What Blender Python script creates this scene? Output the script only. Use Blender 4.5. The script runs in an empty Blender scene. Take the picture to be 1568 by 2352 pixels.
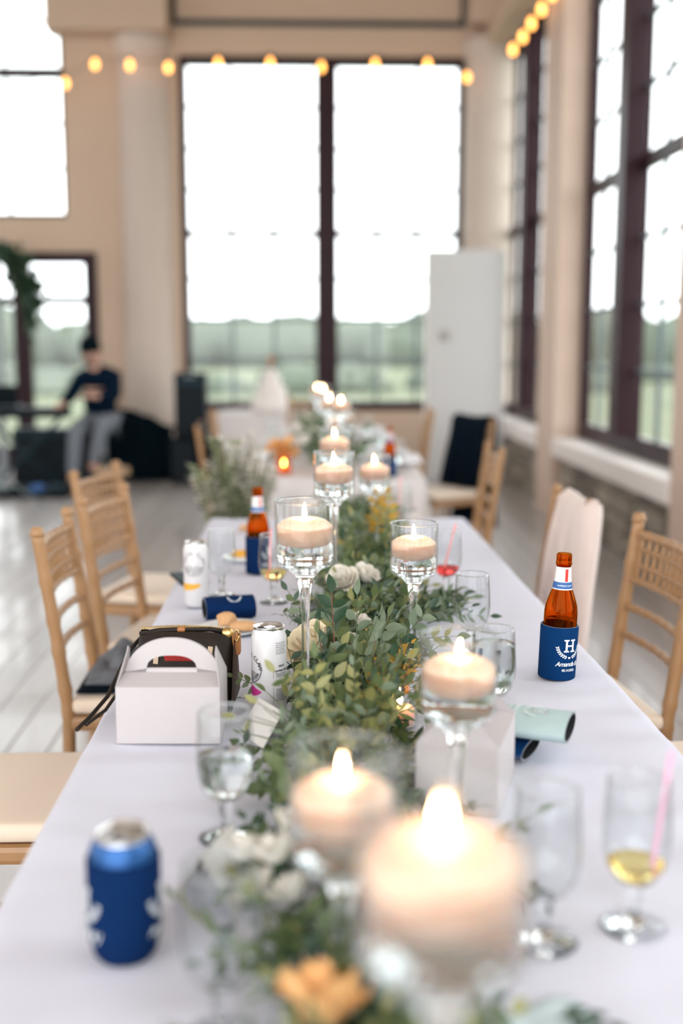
import bpy, bmesh, math, random
from mathutils import Vector, Matrix, Euler, noise
random.seed(7)
PI = math.pi
S = bpy.context.scene
COL = S.collection

# ------------------------------------------------------------------ camera
cam = bpy.data.cameras.new('camera')
camo = bpy.data.objects.new('camera', cam)
COL.objects.link(camo)
camo.location = (0, 0, 1.36)
camo.rotation_euler = (math.radians(90 - 8.335), 0, math.radians(-1.876))
cam.sensor_fit = 'HORIZONTAL'
cam.sensor_width = 24.0
cam.lens = 2600.0 / 1568.0 * 24.0
cam.clip_start = 0.05
cam.clip_end = 2000
cam.dof.use_dof = True
cam.dof.focus_distance = 2.0
cam.dof.aperture_fstop = 1.5
S.camera = camo

# ------------------------------------------------------------------ world: bright overcast sky
w = bpy.data.worlds.new('world')
S.world = w
w.use_nodes = True
bg = w.node_tree.nodes['Background']
bg.inputs[0].default_value = (0.97, 0.985, 1.0, 1)
bg.inputs[1].default_value = 3.6

S.view_settings.view_transform = 'Standard'
S.view_settings.look = 'None'
S.view_settings.gamma = 1
S.view_settings.use_curve_mapping = False
S.view_settings.exposure = 0.32
cy = S.cycles
cy.max_bounces = 9
cy.diffuse_bounces = 4
cy.glossy_bounces = 4
cy.transmission_bounces = 8
cy.transparent_max_bounces = 40
cy.sample_clamp_indirect = 6
cy.use_adaptive_sampling = True
cy.adaptive_threshold = 0.04
cy.blur_glossy = 0.5

# ------------------------------------------------------------------ materials
MATS = {}


def nodes_of(name):
    m = bpy.data.materials.new(name)
    m.use_nodes = True
    nt = m.node_tree
    return m, nt, nt.nodes, nt.links


def mat(name, col, rough=0.5, var=0.08, scale=12.0, bump=0.0, metal=0.0, sss=0.0, sss_r=(1, .5, .3), sss_s=0.02,
        spec=0.5, coat=0.0, sheen=0.0, col2=None, stretch=(1, 1, 1), trans=0.0, per_object=0.0):
    m, nt, n, l = nodes_of(name)
    b = n['Principled BSDF']
    tc = n.new('ShaderNodeTexCoord')
    mp = n.new('ShaderNodeMapping')
    mp.inputs['Scale'].default_value = stretch
    l.new(tc.outputs['Object'], mp.inputs[0])
    nz = n.new('ShaderNodeTexNoise')
    nz.inputs['Scale'].default_value = scale
    nz.inputs['Detail'].default_value = 4
    l.new(mp.outputs[0], nz.inputs[0])
    mx = n.new('ShaderNodeMix')
    mx.data_type = 'RGBA'
    c2 = col2 if col2 else tuple(max(0, c * (1 - 2 * var)) for c in col)
    mx.inputs[6].default_value = (*col, 1)
    mx.inputs[7].default_value = (*c2, 1)
    l.new(nz.outputs[0], mx.inputs[0])
    out = mx.outputs[2]
    if per_object:
        oi = n.new('ShaderNodeObjectInfo')
        mr = n.new('ShaderNodeMapRange')
        mr.inputs[3].default_value = 1 - per_object
        mr.inputs[4].default_value = 1 + per_object
        l.new(oi.outputs['Random'], mr.inputs[0])
        hs = n.new('ShaderNodeHueSaturation')
        l.new(mr.outputs[0], hs.inputs['Value'])
        l.new(out, hs.inputs['Color'])
        out = hs.outputs[0]
    l.new(out, b.inputs['Base Color'])
    b.inputs['Roughness'].default_value = rough
    b.inputs['Metallic'].default_value = metal
    b.inputs['Specular IOR Level'].default_value = spec
    b.inputs['Coat Weight'].default_value = coat
    b.inputs['Sheen Weight'].default_value = sheen
    b.inputs['Transmission Weight'].default_value = trans
    if sss:
        b.inputs['Subsurface Weight'].default_value = sss
        b.inputs['Subsurface Radius'].default_value = sss_r
        b.inputs['Subsurface Scale'].default_value = sss_s
    if bump:
        bp = n.new('ShaderNodeBump')
        bp.inputs['Strength'].default_value = bump
        bp.inputs['Distance'].default_value = 0.01
        l.new(nz.outputs[0], bp.inputs['Height'])
        l.new(bp.outputs[0], b.inputs['Normal'])
    MATS[name] = m
    return m


def emit(name, col, strength):
    m, nt, n, l = nodes_of(name)
    n.remove(n['Principled BSDF'])
    e = n.new('ShaderNodeEmission')
    e.inputs[0].default_value = (*col, 1)
    e.inputs[1].default_value = strength
    l.new(e.outputs[0], n['Material Output'].inputs[0])
    MATS[name] = m
    return m


def thin_glass(name, tint=(0.97, 0.98, 0.98), ior=1.45, rough=0.01, edge=0.85):
    """thin walled clear glass: straight-through plus Fresnel reflection"""
    m, nt, n, l = nodes_of(name)
    n.remove(n['Principled BSDF'])
    t = n.new('ShaderNodeBsdfTransparent')
    t.inputs[0].default_value = (*tint, 1)
    g = n.new('ShaderNodeBsdfGlossy')
    g.inputs['Roughness'].default_value = rough
    lw = n.new('ShaderNodeLayerWeight')
    lw.inputs[0].default_value = 0.5
    pw = n.new('ShaderNodeMath')
    pw.operation = 'POWER'
    pw.inputs[1].default_value = 4.5
    l.new(lw.outputs['Facing'], pw.inputs[0])
    f = n.new('ShaderNodeMapRange')
    r0 = ((ior - 1) / (ior + 1)) ** 2
    f.inputs[3].default_value = r0
    f.inputs[4].default_value = edge
    l.new(pw.outputs[0], f.inputs[0])
    mx = n.new('ShaderNodeMixShader')
    l.new(f.outputs[0], mx.inputs[0])
    l.new(t.outputs[0], mx.inputs[1])
    l.new(g.outputs[0], mx.inputs[2])
    l.new(mx.outputs[0], n['Material Output'].inputs[0])
    MATS[name] = m
    return m


def glass(name, col=(1, 1, 1), ior=1.45, rough=0.0):
    m, nt, n, l = nodes_of(name)
    n.remove(n['Principled BSDF'])
    g = n.new('ShaderNodeBsdfGlass')
    g.inputs['Color'].default_value = (*col, 1)
    g.inputs['IOR'].default_value = ior
    g.inputs['Roughness'].default_value = rough
    l.new(g.outputs[0], n['Material Output'].inputs[0])
    MATS[name] = m
    return m


def leaf_mat(name, col, col2, trans=0.35):
    m, nt, n, l = nodes_of(name)
    b = n['Principled BSDF']
    b.inputs['Roughness'].default_value = 0.42
    oi = n.new('ShaderNodeTexCoord')
    nz = n.new('ShaderNodeTexNoise')
    nz.inputs['Scale'].default_value = 16
    l.new(oi.outputs['Object'], nz.inputs[0])
    ob = n.new('ShaderNodeObjectInfo')
    ad = n.new('ShaderNodeMath')
    ad.operation = 'MULTIPLY_ADD'
    ad.inputs[1].default_value = 0.45
    l.new(ob.outputs['Random'], ad.inputs[0])
    l.new(nz.outputs[0], ad.inputs[2])
    ad2 = n.new('ShaderNodeMath')
    ad2.operation = 'SUBTRACT'
    ad2.inputs[1].default_value = 0.25
    l.new(ad.outputs[0], ad2.inputs[0])
    mx = n.new('ShaderNodeMix')
    mx.data_type = 'RGBA'
    mx.inputs[6].default_value = (*col, 1)
    mx.inputs[7].default_value = (*col2, 1)
    l.new(ad2.outputs[0], mx.inputs[0])
    l.new(mx.outputs[2], b.inputs['Base Color'])
    tr = n.new('ShaderNodeBsdfTranslucent')
    l.new(mx.outputs[2], tr.inputs[0])
    ms = n.new('ShaderNodeMixShader')
    ms.inputs[0].default_value = trans
    l.new(b.outputs[0], ms.inputs[1])
    l.new(tr.outputs[0], ms.inputs[2])
    l.new(ms.outputs[0], n['Material Output'].inputs[0])
    MATS[name] = m
    return m


mat('wall', (0.60, 0.45, 0.335), 0.8, 0.03, 3, 0.05)
mat('column', (0.60, 0.50, 0.425), 0.7, 0.03, 3, 0.05)
mat('ceiling', (0.62, 0.52, 0.44), 0.8, 0.03, 3)
mat('pillar', (0.60, 0.455, 0.36), 0.7, 0.03, 3)
mat('sill', (0.82, 0.76, 0.72), 0.55, 0.04, 5)
mat('plum', (0.030, 0.008, 0.013), 0.45, 0.2, 20, spec=0.2)
mat('trim_black', (0.012, 0.02, 0.024), 0.5, 0.2, 20)
mat('muntin', (0.13, 0.17, 0.185), 0.5, 0.05, 10)
mat('plank', (0.53, 0.49, 0.475), 0.27, 0.12, 4, 0.04, stretch=(14, 1.2, 1), per_object=0.14, coat=0.2)
mat('slab', (0.06, 0.05, 0.045), 0.9, 0.1, 4)
mat('stone', (0.33, 0.27, 0.21), 0.85, 0.25, 9, 0.5, col2=(0.2, 0.18, 0.15), per_object=0.45)
mat('mortar', (0.24, 0.21, 0.18), 0.9, 0.1, 30, 0.3)
mat('white_panel', (0.56, 0.55, 0.54), 0.55, 0.02, 3)
mat('grey_plastic', (0.4, 0.36, 0.34), 0.5, 0.05, 20)
mat('cloth', (0.685, 0.69, 0.785), 0.85, 0.02, 5, 0.0, spec=0.2)
mat('cloth_ivory', (0.68, 0.635, 0.62), 0.85, 0.03, 5, 0.0, spec=0.2)
mat('wood_gold', (0.415, 0.225, 0.097), 0.34, 0.14, 30, 0.05, stretch=(1, 1, .25))
mat('cushion', (0.80, 0.66, 0.52), 0.75, 0.03, 8, sheen=0.2)
mat('metal_grey', (0.35, 0.36, 0.38), 0.4, 0.05, 20, metal=0.8)
mat('wax', (1.0, 0.66, 0.50), 0.45, 0.01, 10, sss=0.95, sss_r=(1.0, .5, .28), sss_s=0.03)
mat('wick', (0.03, 0.02, 0.015), 0.9, 0.1, 40)
emit('flame', (1.0, 0.60, 0.28), 90)
emit('bulb', (1.0, 0.42, 0.10), 5)
thin_glass('clear_glass')
thin_glass('window_glass', (0.96, 0.98, 0.98), 1.35, 0.0, 0.4)
thin_glass('amber_thin', (1.0, 0.66, 0.36), 1.45)
glass('solid_glass', (0.98, 0.99, 0.99), 1.45)
glass('water', (0.97, 0.985, 0.985), 1.33)
glass('amber_glass', (0.93, 0.52, 0.12), 1.3)
glass('pink_drink', (1.0, 0.30, 0.28), 1.33)
glass('lemon_drink', (0.99, 0.90, 0.58), 1.33)
mat('beer', (0.02, 0.008, 0.004), 0.15, 0.1, 10)
mat('straw_pink', (0.95, 0.42, 0.42), 0.4, 0.05, 20)
mat('straw_rose', (0.85, 0.45, 0.62), 0.4, 0.05, 20)
mat('neoprene', (0.002, 0.020, 0.085), 0.9, 0.12, 60, 0.1, spec=0.1)
mat('neoprene_bright', (0.002, 0.036, 0.135), 0.9, 0.12, 60, 0.1, spec=0.1)
mat('neoprene_mint', (0.47, 0.60, 0.60), 0.9, 0.04, 60, 0.1, spec=0.1)
mat('neoprene_inside', (0.008, 0.009, 0.012), 0.9, 0.1, 60)
mat('seam', (0.28, 0.3, 0.32), 0.8, 0.05, 60)
mat('print', (0.78, 0.82, 0.84), 0.7, 0.03, 60)
mat('print_mint', (0.80, 0.84, 0.84), 0.7, 0.03, 60)
mat('ink', (0.015, 0.02, 0.03), 0.6, 0.05, 60)
mat('ink_grey', (0.25, 0.25, 0.26), 0.6, 0.05, 60)
mat('can_white', (0.66, 0.645, 0.655), 0.35, 0.03, 40, coat=0.3)
mat('can_blue', (0.02, 0.10, 0.30), 0.3, 0.1, 40, metal=0.5)
mat('aluminium', (0.80, 0.80, 0.80), 0.22, 0.03, 30, metal=1.0)
mat('magenta', (0.62, 0.03, 0.27), 0.4, 0.2, 60)
mat('mango', (0.85, 0.42, 0.04), 0.4, 0.1, 60)
mat('label_white', (0.82, 0.80, 0.79), 0.45, 0.03, 40)
mat('label_red', (0.72, 0.04, 0.03), 0.45, 0.05, 40)
mat('label_blue', (0.02, 0.12, 0.36), 0.45, 0.05, 40)
mat('card', (0.68, 0.66, 0.63), 0.65, 0.02, 20, spec=0.2)
mat('card_box', (0.54, 0.50, 0.505), 0.6, 0.02, 20, spec=0.2)
mat('plate', (0.78, 0.80, 0.81), 0.22, 0.02, 10, coat=0.4)
mat('pastry', (0.58, 0.30, 0.13), 0.8, 0.2, 60, 0.4, col2=(0.72, 0.45, 0.24))
mat('bag_canvas', (0.010, 0.007, 0.006), 0.5, 0.3, 90, 0.1, col2=(0.028, 0.018, 0.012), spec=0.25)
mat('bag_side', (0.085, 0.048, 0.03), 0.55, 0.3, 70, 0.1, col2=(0.03, 0.018, 0.012), spec=0.25)
mat('leather_tan', (0.48, 0.19, 0.06), 0.5, 0.15, 40)
mat('gold', (0.75, 0.52, 0.22), 0.3, 0.1, 60, metal=1.0)
mat('patch_red', (0.45, 0.025, 0.02), 0.6, 0.1, 60)
mat('patch_cream', (0.78, 0.60, 0.42), 0.6, 0.05, 60)
mat('patch_teal', (0.06, 0.16, 0.18), 0.5, 0.05, 60)
mat('black_cloth', (0.001, 0.007, 0.012), 0.9, 0.2, 12, 0.1, spec=0.1)
mat('jacket', (0.001, 0.006, 0.014), 0.9, 0.2, 20, 0.15, spec=0.1)
mat('shawl', (0.80, 0.66, 0.60), 0.9, 0.06, 40, 0.4, sheen=0.3)
mat('scarf_grey', (0.24, 0.25, 0.27), 0.9, 0.25, 14, 0.3, col2=(0.04, 0.045, 0.055))
mat('petal_white', (0.80, 0.75, 0.66), 0.6, 0.04, 30, sss=0.3, sss_r=(1, .8, .5), sss_s=0.008)
mat('petal_cream', (0.86, 0.74, 0.52), 0.6, 0.05, 30, sss=0.4, sss_r=(1, .7, .4), sss_s=0.01)
mat('petal_peach', (0.90, 0.50, 0.20), 0.6, 0.08, 30, sss=0.4, sss_r=(1, .6, .3), sss_s=0.01)
mat('stem_red', (0.24, 0.07, 0.045), 0.6, 0.15, 40)
mat('stem_green', (0.10, 0.13, 0.05), 0.6, 0.15, 40)
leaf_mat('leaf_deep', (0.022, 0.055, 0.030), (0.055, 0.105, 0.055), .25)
leaf_mat('leaf_mid', (0.095, 0.145, 0.052), (0.185, 0.225, 0.095))
leaf_mat('leaf_pale', (0.25, 0.31, 0.21), (0.15, 0.21, 0.13))
leaf_mat('leaf_lime', (0.27, 0.27, 0.075), (0.42, 0.41, 0.20))
leaf_mat('leaf_sage', (0.50, 0.53, 0.36), (0.34, 0.40, 0.24), .45)
leaf_mat('leaf_gold', (0.55, 0.29, 0.04), (0.46, 0.36, 0.06))
leaf_mat('leaf_orange', (0.75, 0.20, 0.02), (0.62, 0.32, 0.05))
mat('skin', (0.62, 0.36, 0.27), 0.6, 0.05, 20, sss=0.2)
mat('shirt', (0.001, 0.009, 0.024), 0.9, 0.15, 20, spec=0.1)
mat('trousers', (0.20, 0.22, 0.25), 0.9, 0.1, 20, spec=0.1)
mat('beanie', (0.001, 0.007, 0.010), 0.95, 0.2, 60, 0.5, spec=0.1)
mat('beard', (0.05, 0.03, 0.02), 0.9, 0.2, 60)
mat('shoe', (0.02, 0.02, 0.022), 0.6, 0.1, 20)
mat('equip_black', (0.001, 0.006, 0.010), 0.5, 0.2, 20, spec=0.15)
mat('equip_teal', (0.003, 0.028, 0.040), 0.5, 0.2, 20, spec=0.2)
mat('equip_grey', (0.14, 0.18, 0.20), 0.4, 0.1, 20)
mat('tan_top', (0.52, 0.34, 0.20), 0.6, 0.1, 15)
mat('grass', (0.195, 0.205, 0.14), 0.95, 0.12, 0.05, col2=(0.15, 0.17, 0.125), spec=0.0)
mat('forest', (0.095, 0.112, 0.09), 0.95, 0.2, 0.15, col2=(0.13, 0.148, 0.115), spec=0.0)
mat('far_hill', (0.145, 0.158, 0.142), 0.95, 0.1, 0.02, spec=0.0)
mat('icing', (0.80, 0.74, 0.70), 0.6, 0.03, 20)
mat('napkin', (0.78, 0.78, 0.80), 0.9, 0.03, 20)
mat('napkin_blue', (0.60, 0.72, 0.75), 0.9, 0.03, 20)
mat('pot', (0.35, 0.33, 0.31), 0.6, 0.1, 10)
mat('arch_post', (0.36, 0.40, 0.42), 0.6, 0.1, 10)


# ------------------------------------------------------------------ mesh helpers
class MB:
    def __init__(s):
        s.v, s.f, s.m, s.sm = [], [], [], []
        s.cur, s.smooth = 0, False

    def add(s, vs, fs, M=None):
        o = len(s.v)
        s.v += [tuple(M @ Vector(p)) if M else tuple(p) for p in vs]
        for f in fs:
            s.f.append(tuple(i + o for i in f))
            s.m.append(s.cur)
            s.sm.append(s.smooth)
        return s

    def box(s, x0, x1, y0, y1, z0, z1, M=None):
        s.add([(x0, y0, z0), (x1, y0, z0), (x1, y1, z0), (x0, y1, z0), (x0, y0, z1), (x1, y0, z1), (x1, y1, z1), (x0, y1, z1)],
              [(0, 3, 2, 1), (4, 5, 6, 7), (0, 1, 5, 4), (1, 2, 6, 5), (2, 3, 7, 6), (3, 0, 4, 7)], M)
        return s

    def bbox(s, x0, x1, y0, y1, z0, z1, b=0.01, M=None):
        """box with chamfered edges"""
        bm = bmesh.new()
        bmesh.ops.create_cube(bm, size=1)
        for v in bm.verts:
            v.co = Vector((x0 + (v.co.x + .5) * (x1 - x0), y0 + (v.co.y + .5) * (y1 - y0), z0 + (v.co.z + .5) * (z1 - z0)))
        bmesh.ops.bevel(bm, geom=bm.edges[:], offset=b, segments=2, profile=0.5, affect='EDGES')
        bm.verts.index_update()
        s.add([v.co[:] for v in bm.verts], [[v.index for v in f.verts] for f in bm.faces], M)
        bm.free()
        return s

    def lathe(s, prof, n=24, M=None, close=False):
        """prof: list of (r, z); r == 0 gives a pole"""
        vs, fs, rings = [], [], []
        for r, z in prof:
            if r <= 1e-7:
                rings.append([len(vs)])
                vs.append((0, 0, z))
            else:
                rings.append(list(range(len(vs), len(vs) + n)))
                vs += [(r * math.cos(2 * PI * k / n), r * math.sin(2 * PI * k / n), z) for k in range(n)]
        for a, b in zip(rings, rings[1:] + ([rings[0]] if close else [])):
            for k in range(n):
                k2 = (k + 1) % n
                if len(a) == 1 and len(b) == 1:
                    continue
                if len(a) == 1:
                    fs.append((a[0], b[k2], b[k]))
                elif len(b) == 1:
                    fs.append((a[k], a[k2], b[0]))
                else:
                    fs.append((a[k], a[k2], b[k2], b[k]))
        s.add(vs, fs, M)
        return s

    def tube(s, pts, rad, n=8, M=None, caps=True):
        pts = [Vector(p) for p in pts]
        if not isinstance(rad, (list, tuple)):
            rad = [rad] * len(pts)
        t0 = (pts[1] - pts[0]).normalized()
        up = Vector((0, 0, 1)) if abs(t0.z) < 0.9 else Vector((1, 0, 0))
        nx = t0.cross(up).normalized()
        vs, fs = [], []
        for i, p in enumerate(pts):
            a, b = pts[max(i - 1, 0)], pts[min(i + 1, len(pts) - 1)]
            t = (b - a)
            t = t.normalized() if t.length > 1e-9 else t0
            nx = (nx - t * nx.dot(t))
            nx = nx.normalized() if nx.length > 1e-6 else t.orthogonal().normalized()
            ny = t.cross(nx)
            for k in range(n):
                an = 2 * PI * k / n
                vs.append(p + (nx * math.cos(an) + ny * math.sin(an)) * rad[i])
        for i in range(len(pts) - 1):
            for k in range(n):
                k2 = (k + 1) % n
                fs.append((i * n + k, i * n + k2, (i + 1) * n + k2, (i + 1) * n + k))
        if caps:
            fs.append(tuple(reversed(range(n))))
            fs.append(tuple(range((len(pts) - 1) * n, len(pts) * n)))
        s.add(vs, fs, M)
        return s

    def grid(s, nu, nv, fn, M=None, wrap_u=False, thick=0.0):
        vs = [fn(i / (nu - (0 if wrap_u else 1)), j / (nv - 1)) for i in range(nu) for j in range(nv)]
        fs = []
        for i in range(nu if wrap_u else nu - 1):
            for j in range(nv - 1):
                a = i * nv + j
                b = ((i + 1) % nu) * nv + j
                fs.append((a, b, b + 1, a + 1))
        s.add(vs, fs, M)
        return s

    def mesh(s, name, mats):
        me = bpy.data.meshes.new(name)
        me.from_pydata(s.v, [], s.f)
        mats = mats if isinstance(mats, (list, tuple)) else [mats]
        for m in mats:
            me.materials.append(MATS[m] if isinstance(m, str) else m)
        me.polygons.foreach_set('material_index', s.m)
        me.polygons.foreach_set('use_smooth', s.sm)
        me.update()
        return me

    def build(s, name, mats, parent=None):
        return link(name, s.mesh(name, mats), parent)


def link(name, me, parent=None):
    o = bpy.data.objects.new(name, me)
    COL.objects.link(o)
    if parent:
        o.parent = parent
    return o


def sm():
    b = MB()
    b.smooth = True
    return b


def tag(o, label=None, cat=None, group=None, kind=None):
    if label:
        o['label'] = label
    if cat:
        o['category'] = cat
    if group:
        o['group'] = group
    if kind:
        o['kind'] = kind
    return o


def thing(name, label, cat, loc=(0, 0, 0), rz=0.0, group=None):
    o = bpy.data.objects.new(name, None)
    COL.objects.link(o)
    o.empty_display_size = 0.05
    o.location = loc
    o.rotation_euler = (0, 0, rz)
    return tag(o, label, cat, group)


def copy_tree(o, parent=None):
    c = o.copy()
    COL.objects.link(c)
    c.parent = parent
    for ch in list(o.children):
        copy_tree(ch, c)
    return c


def struct(o):
    o['kind'] = 'structure'
    return o


def solidify(o, t, off=0.0):
    md = o.modifiers.new('thickness', 'SOLIDIFY')
    md.thickness = t
    md.offset = off
    return o


def subsurf(o, lv=1):
    md = o.modifiers.new('smooth', 'SUBSURF')
    md.levels = lv
    md.render_levels = lv
    return o


def R(d):
    return math.radians(d)


def TR(x, y, z, rx=0, ry=0, rz=0, s=1):
    return Matrix.Translation((x, y, z)) @ Euler((rx, ry, rz)).to_matrix().to_4x4() @ Matrix.Scale(s, 4)


# text -> mesh data (flat, centred on x), optional wrap onto a cylinder
def text_geo(txt, size, shear=0.0, bold=0.0, spacing=1.0):
    cu = bpy.data.curves.new('lettering', 'FONT')
    cu.body = txt
    cu.size = size
    cu.shear = shear
    cu.offset = bold
    cu.space_character = spacing
    cu.align_x = 'CENTER'
    cu.align_y = 'CENTER'
    cu.resolution_u = 3
    ob = bpy.data.objects.new('lettering', cu)
    COL.objects.link(ob)
    dg = bpy.context.evaluated_depsgraph_get()
    me = bpy.data.meshes.new_from_object(ob.evaluated_get(dg))
    v = [x.co[:] for x in me.vertices]
    f = [tuple(p.vertices) for p in me.polygons]
    bpy.data.objects.remove(ob)
    bpy.data.curves.remove(cu)
    bpy.data.meshes.remove(me)
    return v, f


def wrap(v, rad, ang, z0):
    return [((rad + p[2]) * math.cos(ang + p[0] / rad), (rad + p[2]) * math.sin(ang + p[0] / rad), z0 + p[1]) for p in v]


# ================================================================== SETTING
YB = 12.4          # back wall plane
XI, XW = 2.0, 2.24  # right wall: inner face of pillars, plane of windows
CEIL = 5.7

# floor: slab plus planks
fl = struct(MB().box(-9, 2.6, -4, 12.7, -0.2, -0.02).build('floor', 'slab'))
pl = MB().bbox(-0.0685, 0.0685, -1.2, 1.2, -0.02, 0.0, 0.003)
plank_me = pl.mesh('plank', 'plank')
row = 0
x = -4.6
while x < 2.3:
    y = 1.3 + random.random() * -1.5
    while y < 12.9:
        if x < -0.2 or y > 4 or x > 0.6:
            o = link('plank', plank_me, fl)
            o.location = (x, y, random.uniform(-.0006, .0006))
        y += 2.404
    x += 0.1405
    row += 1

# back wall with openings
W1 = (-1.30, 1.72, 0.66, 4.36)
WL = (-4.3, -2.50, 2.71, 6.2)
DR = (-4.25, -2.20, 0.0, 2.35)
b = MB()
T = 0.3
y0, y1 = YB, YB + T
b.box(-9, -4.3, y0, y1, 0, CEIL)
b.box(-4.3, -2.2, y0, y1, 2.35, 2.71)
b.box(-2.5, W1[0], y0, y1, 2.71, CEIL)
b.box(-2.2, W1[0], y0, y1, 0, 2.71)
b.box(W1[0], W1[1], y0, y1, 0, W1[2])
b.box(W1[0], W1[1], y0, y1, W1[3], CEIL)
b.box(W1[1], 2.3, y0, y1, 0, CEIL)
struct(b.build('wall_back', 'wall'))
# right wall: bays between pillars
BAYS = [(9.70, 12.40), (6.10, 9.06), (2.50, 5.46), (-1.10, 1.86), (-4.0, -1.74)]
PIL = [(9.06, 9.70), (5.46, 6.10), (1.86, 2.50), (-1.74, -1.10)]
b = MB()
for ya, yb in BAYS:
    b.box(XW - 0.14, XW + 0.2, ya, yb, 0, 0.50)
    b.box(XW - 0.10, XW + 0.2, ya, yb, 4.55, CEIL)
wr = struct(b.build('wall_right', 'mortar'))
b = MB()
for ya, yb in BAYS:
    b.box(XW - 0.16, XW + 0.21, ya, yb, 4.42, CEIL)
struct(b.build('wall_right_upper', 'wall'))
for ya, yb in PIL:
    struct(MB().box(XI, XW + 0.05, ya, yb, 0, CEIL).build('pillar', 'pillar'))
for ya, yb in BAYS:
    b = MB()
    b.bbox(XI - 0.015, XW + 0.08, ya + .001, yb - .001, 0.49, 0.63, 0.012)
    struct(b.build('window_sill', 'sill'))
# stones set in the low wall under the sills
rs = random.Random(3)
for ya, yb in BAYS[:2]:
    z = 0.012
    while z < 0.47:
        h = rs.uniform(0.09, 0.15)
        h = min(h, 0.485 - z)
        y = ya + 0.01
        while y < yb - 0.05:
            L = min(rs.uniform(0.16, 0.42), yb - 0.01 - y)
            st = MB()
            d = rs.uniform(0.02, 0.055)
            st.bbox(XW - 0.14 - d, XW - 0.12, y + .006, y + L - .006, z + .005, z + h - .005, 0.012)
            st.build('stone', 'stone', wr)
            y += L
        z += h
struct(MB().box(-9, 2.6, -4, 12.7, CEIL, CEIL + 0.2).build('ceiling', 'ceiling'))
# cornice beam along the windows and over the back window
struct(MB().bbox(XI - 0.10, XW - 0.101, -4, 12.39, 4.43, 4.62, 0.02).build('trim_1', 'wall'))
# dark line moulding over the back window
b = MB()
b.box(-1.36, 1.70, YB - 0.03, YB - .001, 4.65, 4.71)
b.box(-1.36, -1.31, YB - 0.03, YB - .001, 4.71, 5.6)
b.box(1.65, 1.70, YB - 0.03, YB - .001, 4.71, 5.6)
struct(b.build('trim_2', 'trim_black'))
# round plaster columns flanking the back window
for cx in (-1.66, 1.97):
    c = sm()
    c.lathe([(0.0, 0), (0.285, 0), (0.275, 0.10), (0.265, 4.36), (0.29, 4.40), (0.31, 4.46), (0.31, 4.52), (0, 4.52)], 48,
            TR(cx, YB + 0.02, 0))
    struct(c.build('column', 'column'))
struct(MB().bbox(-2.6, -1.37, YB - 0.34, YB - .001, 4.52, CEIL - .001, 0.02).build('beam', 'wall'))
struct(MB().bbox(1.72, 2.06, YB - 0.34, YB - .001, 4.63, CEIL - .001, 0.02).build('beam', 'wall'))


def window_wall(name, axis, a0, a1, z0, z1, plane, mull, transom, cols, rows_lo, rows_hi, fw=0.07, mw=0.11, deep=0.09, tw=0.035, mdeep=None):
    """window in a wall; axis 'x' (wall along x at y=plane) or 'y' (wall along y at x=plane)"""
    def bx(b, p0, p1, d0, d1, q0, q1):
        if axis == 'x':
            b.box(p0, p1, plane + d0, plane + d1, q0, q1)
        else:
            b.box(plane + d0, plane + d1, p0, p1, q0, q1)
    root = bpy.data.objects.new(name, None)
    COL.objects.link(root)
    struct(root)
    f = MB()
    bx(f, a0, a0 + fw, -deep, deep, z0, z1)
    bx(f, a1 - fw, a1, -deep, deep, z0, z1)
    bx(f, a0 + fw, a1 - fw, -deep, deep, z0, z0 + fw * 1.4)
    bx(f, a0 + fw, a1 - fw, -deep, deep, z1 - fw, z1)
    f.build('window_frame', 'plum', root)
    edges = [a0 + fw]
    for mc in mull:
        m = MB()
        bx(m, mc - mw, mc + mw, -(mdeep or deep * 1.2), deep, z0 + fw * 1.4, z1 - fw)
        m.build('mullion', 'plum', root)
        edges += [mc - mw, mc + mw]
    edges.append(a1 - fw)
    lights = [(edges[i], edges[i + 1]) for i in range(0, len(edges), 2)]
    for (p0, p1) in lights:
        t = MB()
        bx(t, p0, p1, -deep * .8, deep * .8, transom - tw, transom + tw)
        t.build('transom', 'plum', root)
        for q0, q1, nr in ((z0 + fw * 1.4, transom - tw, rows_lo), (transom + tw, z1 - fw, rows_hi)):
            if q1 - q0 < 0.05:
                continue
            mu = MB()
            for i in range(1, cols):
                c = p0 + (p1 - p0) * i / cols
                bx(mu, c - .014, c + .014, -.012, .012, q0, q1)
            for j in range(1, nr):
                c = q0 + (q1 - q0) * j / nr
                bx(mu, p0, p1, -.0121, .0121, c - .014, c + .014)
            mu.build('muntin', 'muntin', root)
            for i in range(cols):
                for j in range(nr):
                    g = MB()
                    bx(g, p0 + (p1 - p0) * i / cols + .014, p0 + (p1 - p0) * (i + 1) / cols - .014, -.003, .003,
                       q0 + (q1 - q0) * j / nr + .014, q0 + (q1 - q0) * (j + 1) / nr - .014)
                    g.build('pane', 'window_glass', root)
    return root


window_wall('window_1', 'x', W1[0], W1[1], W1[2], W1[3], YB + 0.10, [0.248], 2.555, 3, 4, 4, fw=0.075, mw=0.115)
window_wall('window_2', 'x', WL[0], WL[1], WL[2], 5.7, YB + 0.10, [], 4.19, 3, 3, 3, fw=0.03, mw=0.1, tw=0.045)
for i, (ya, yb) in enumerate(BAYS):
    window_wall('window_%d' % (i + 3), 'y', ya, yb, 0.63, 4.42, XW, [(ya + yb) / 2 + 0.12], 2.55, 3, 4, 4, fw=0.09, mw=0.10, deep=0.035, tw=0.045, mdeep=0.14)
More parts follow.
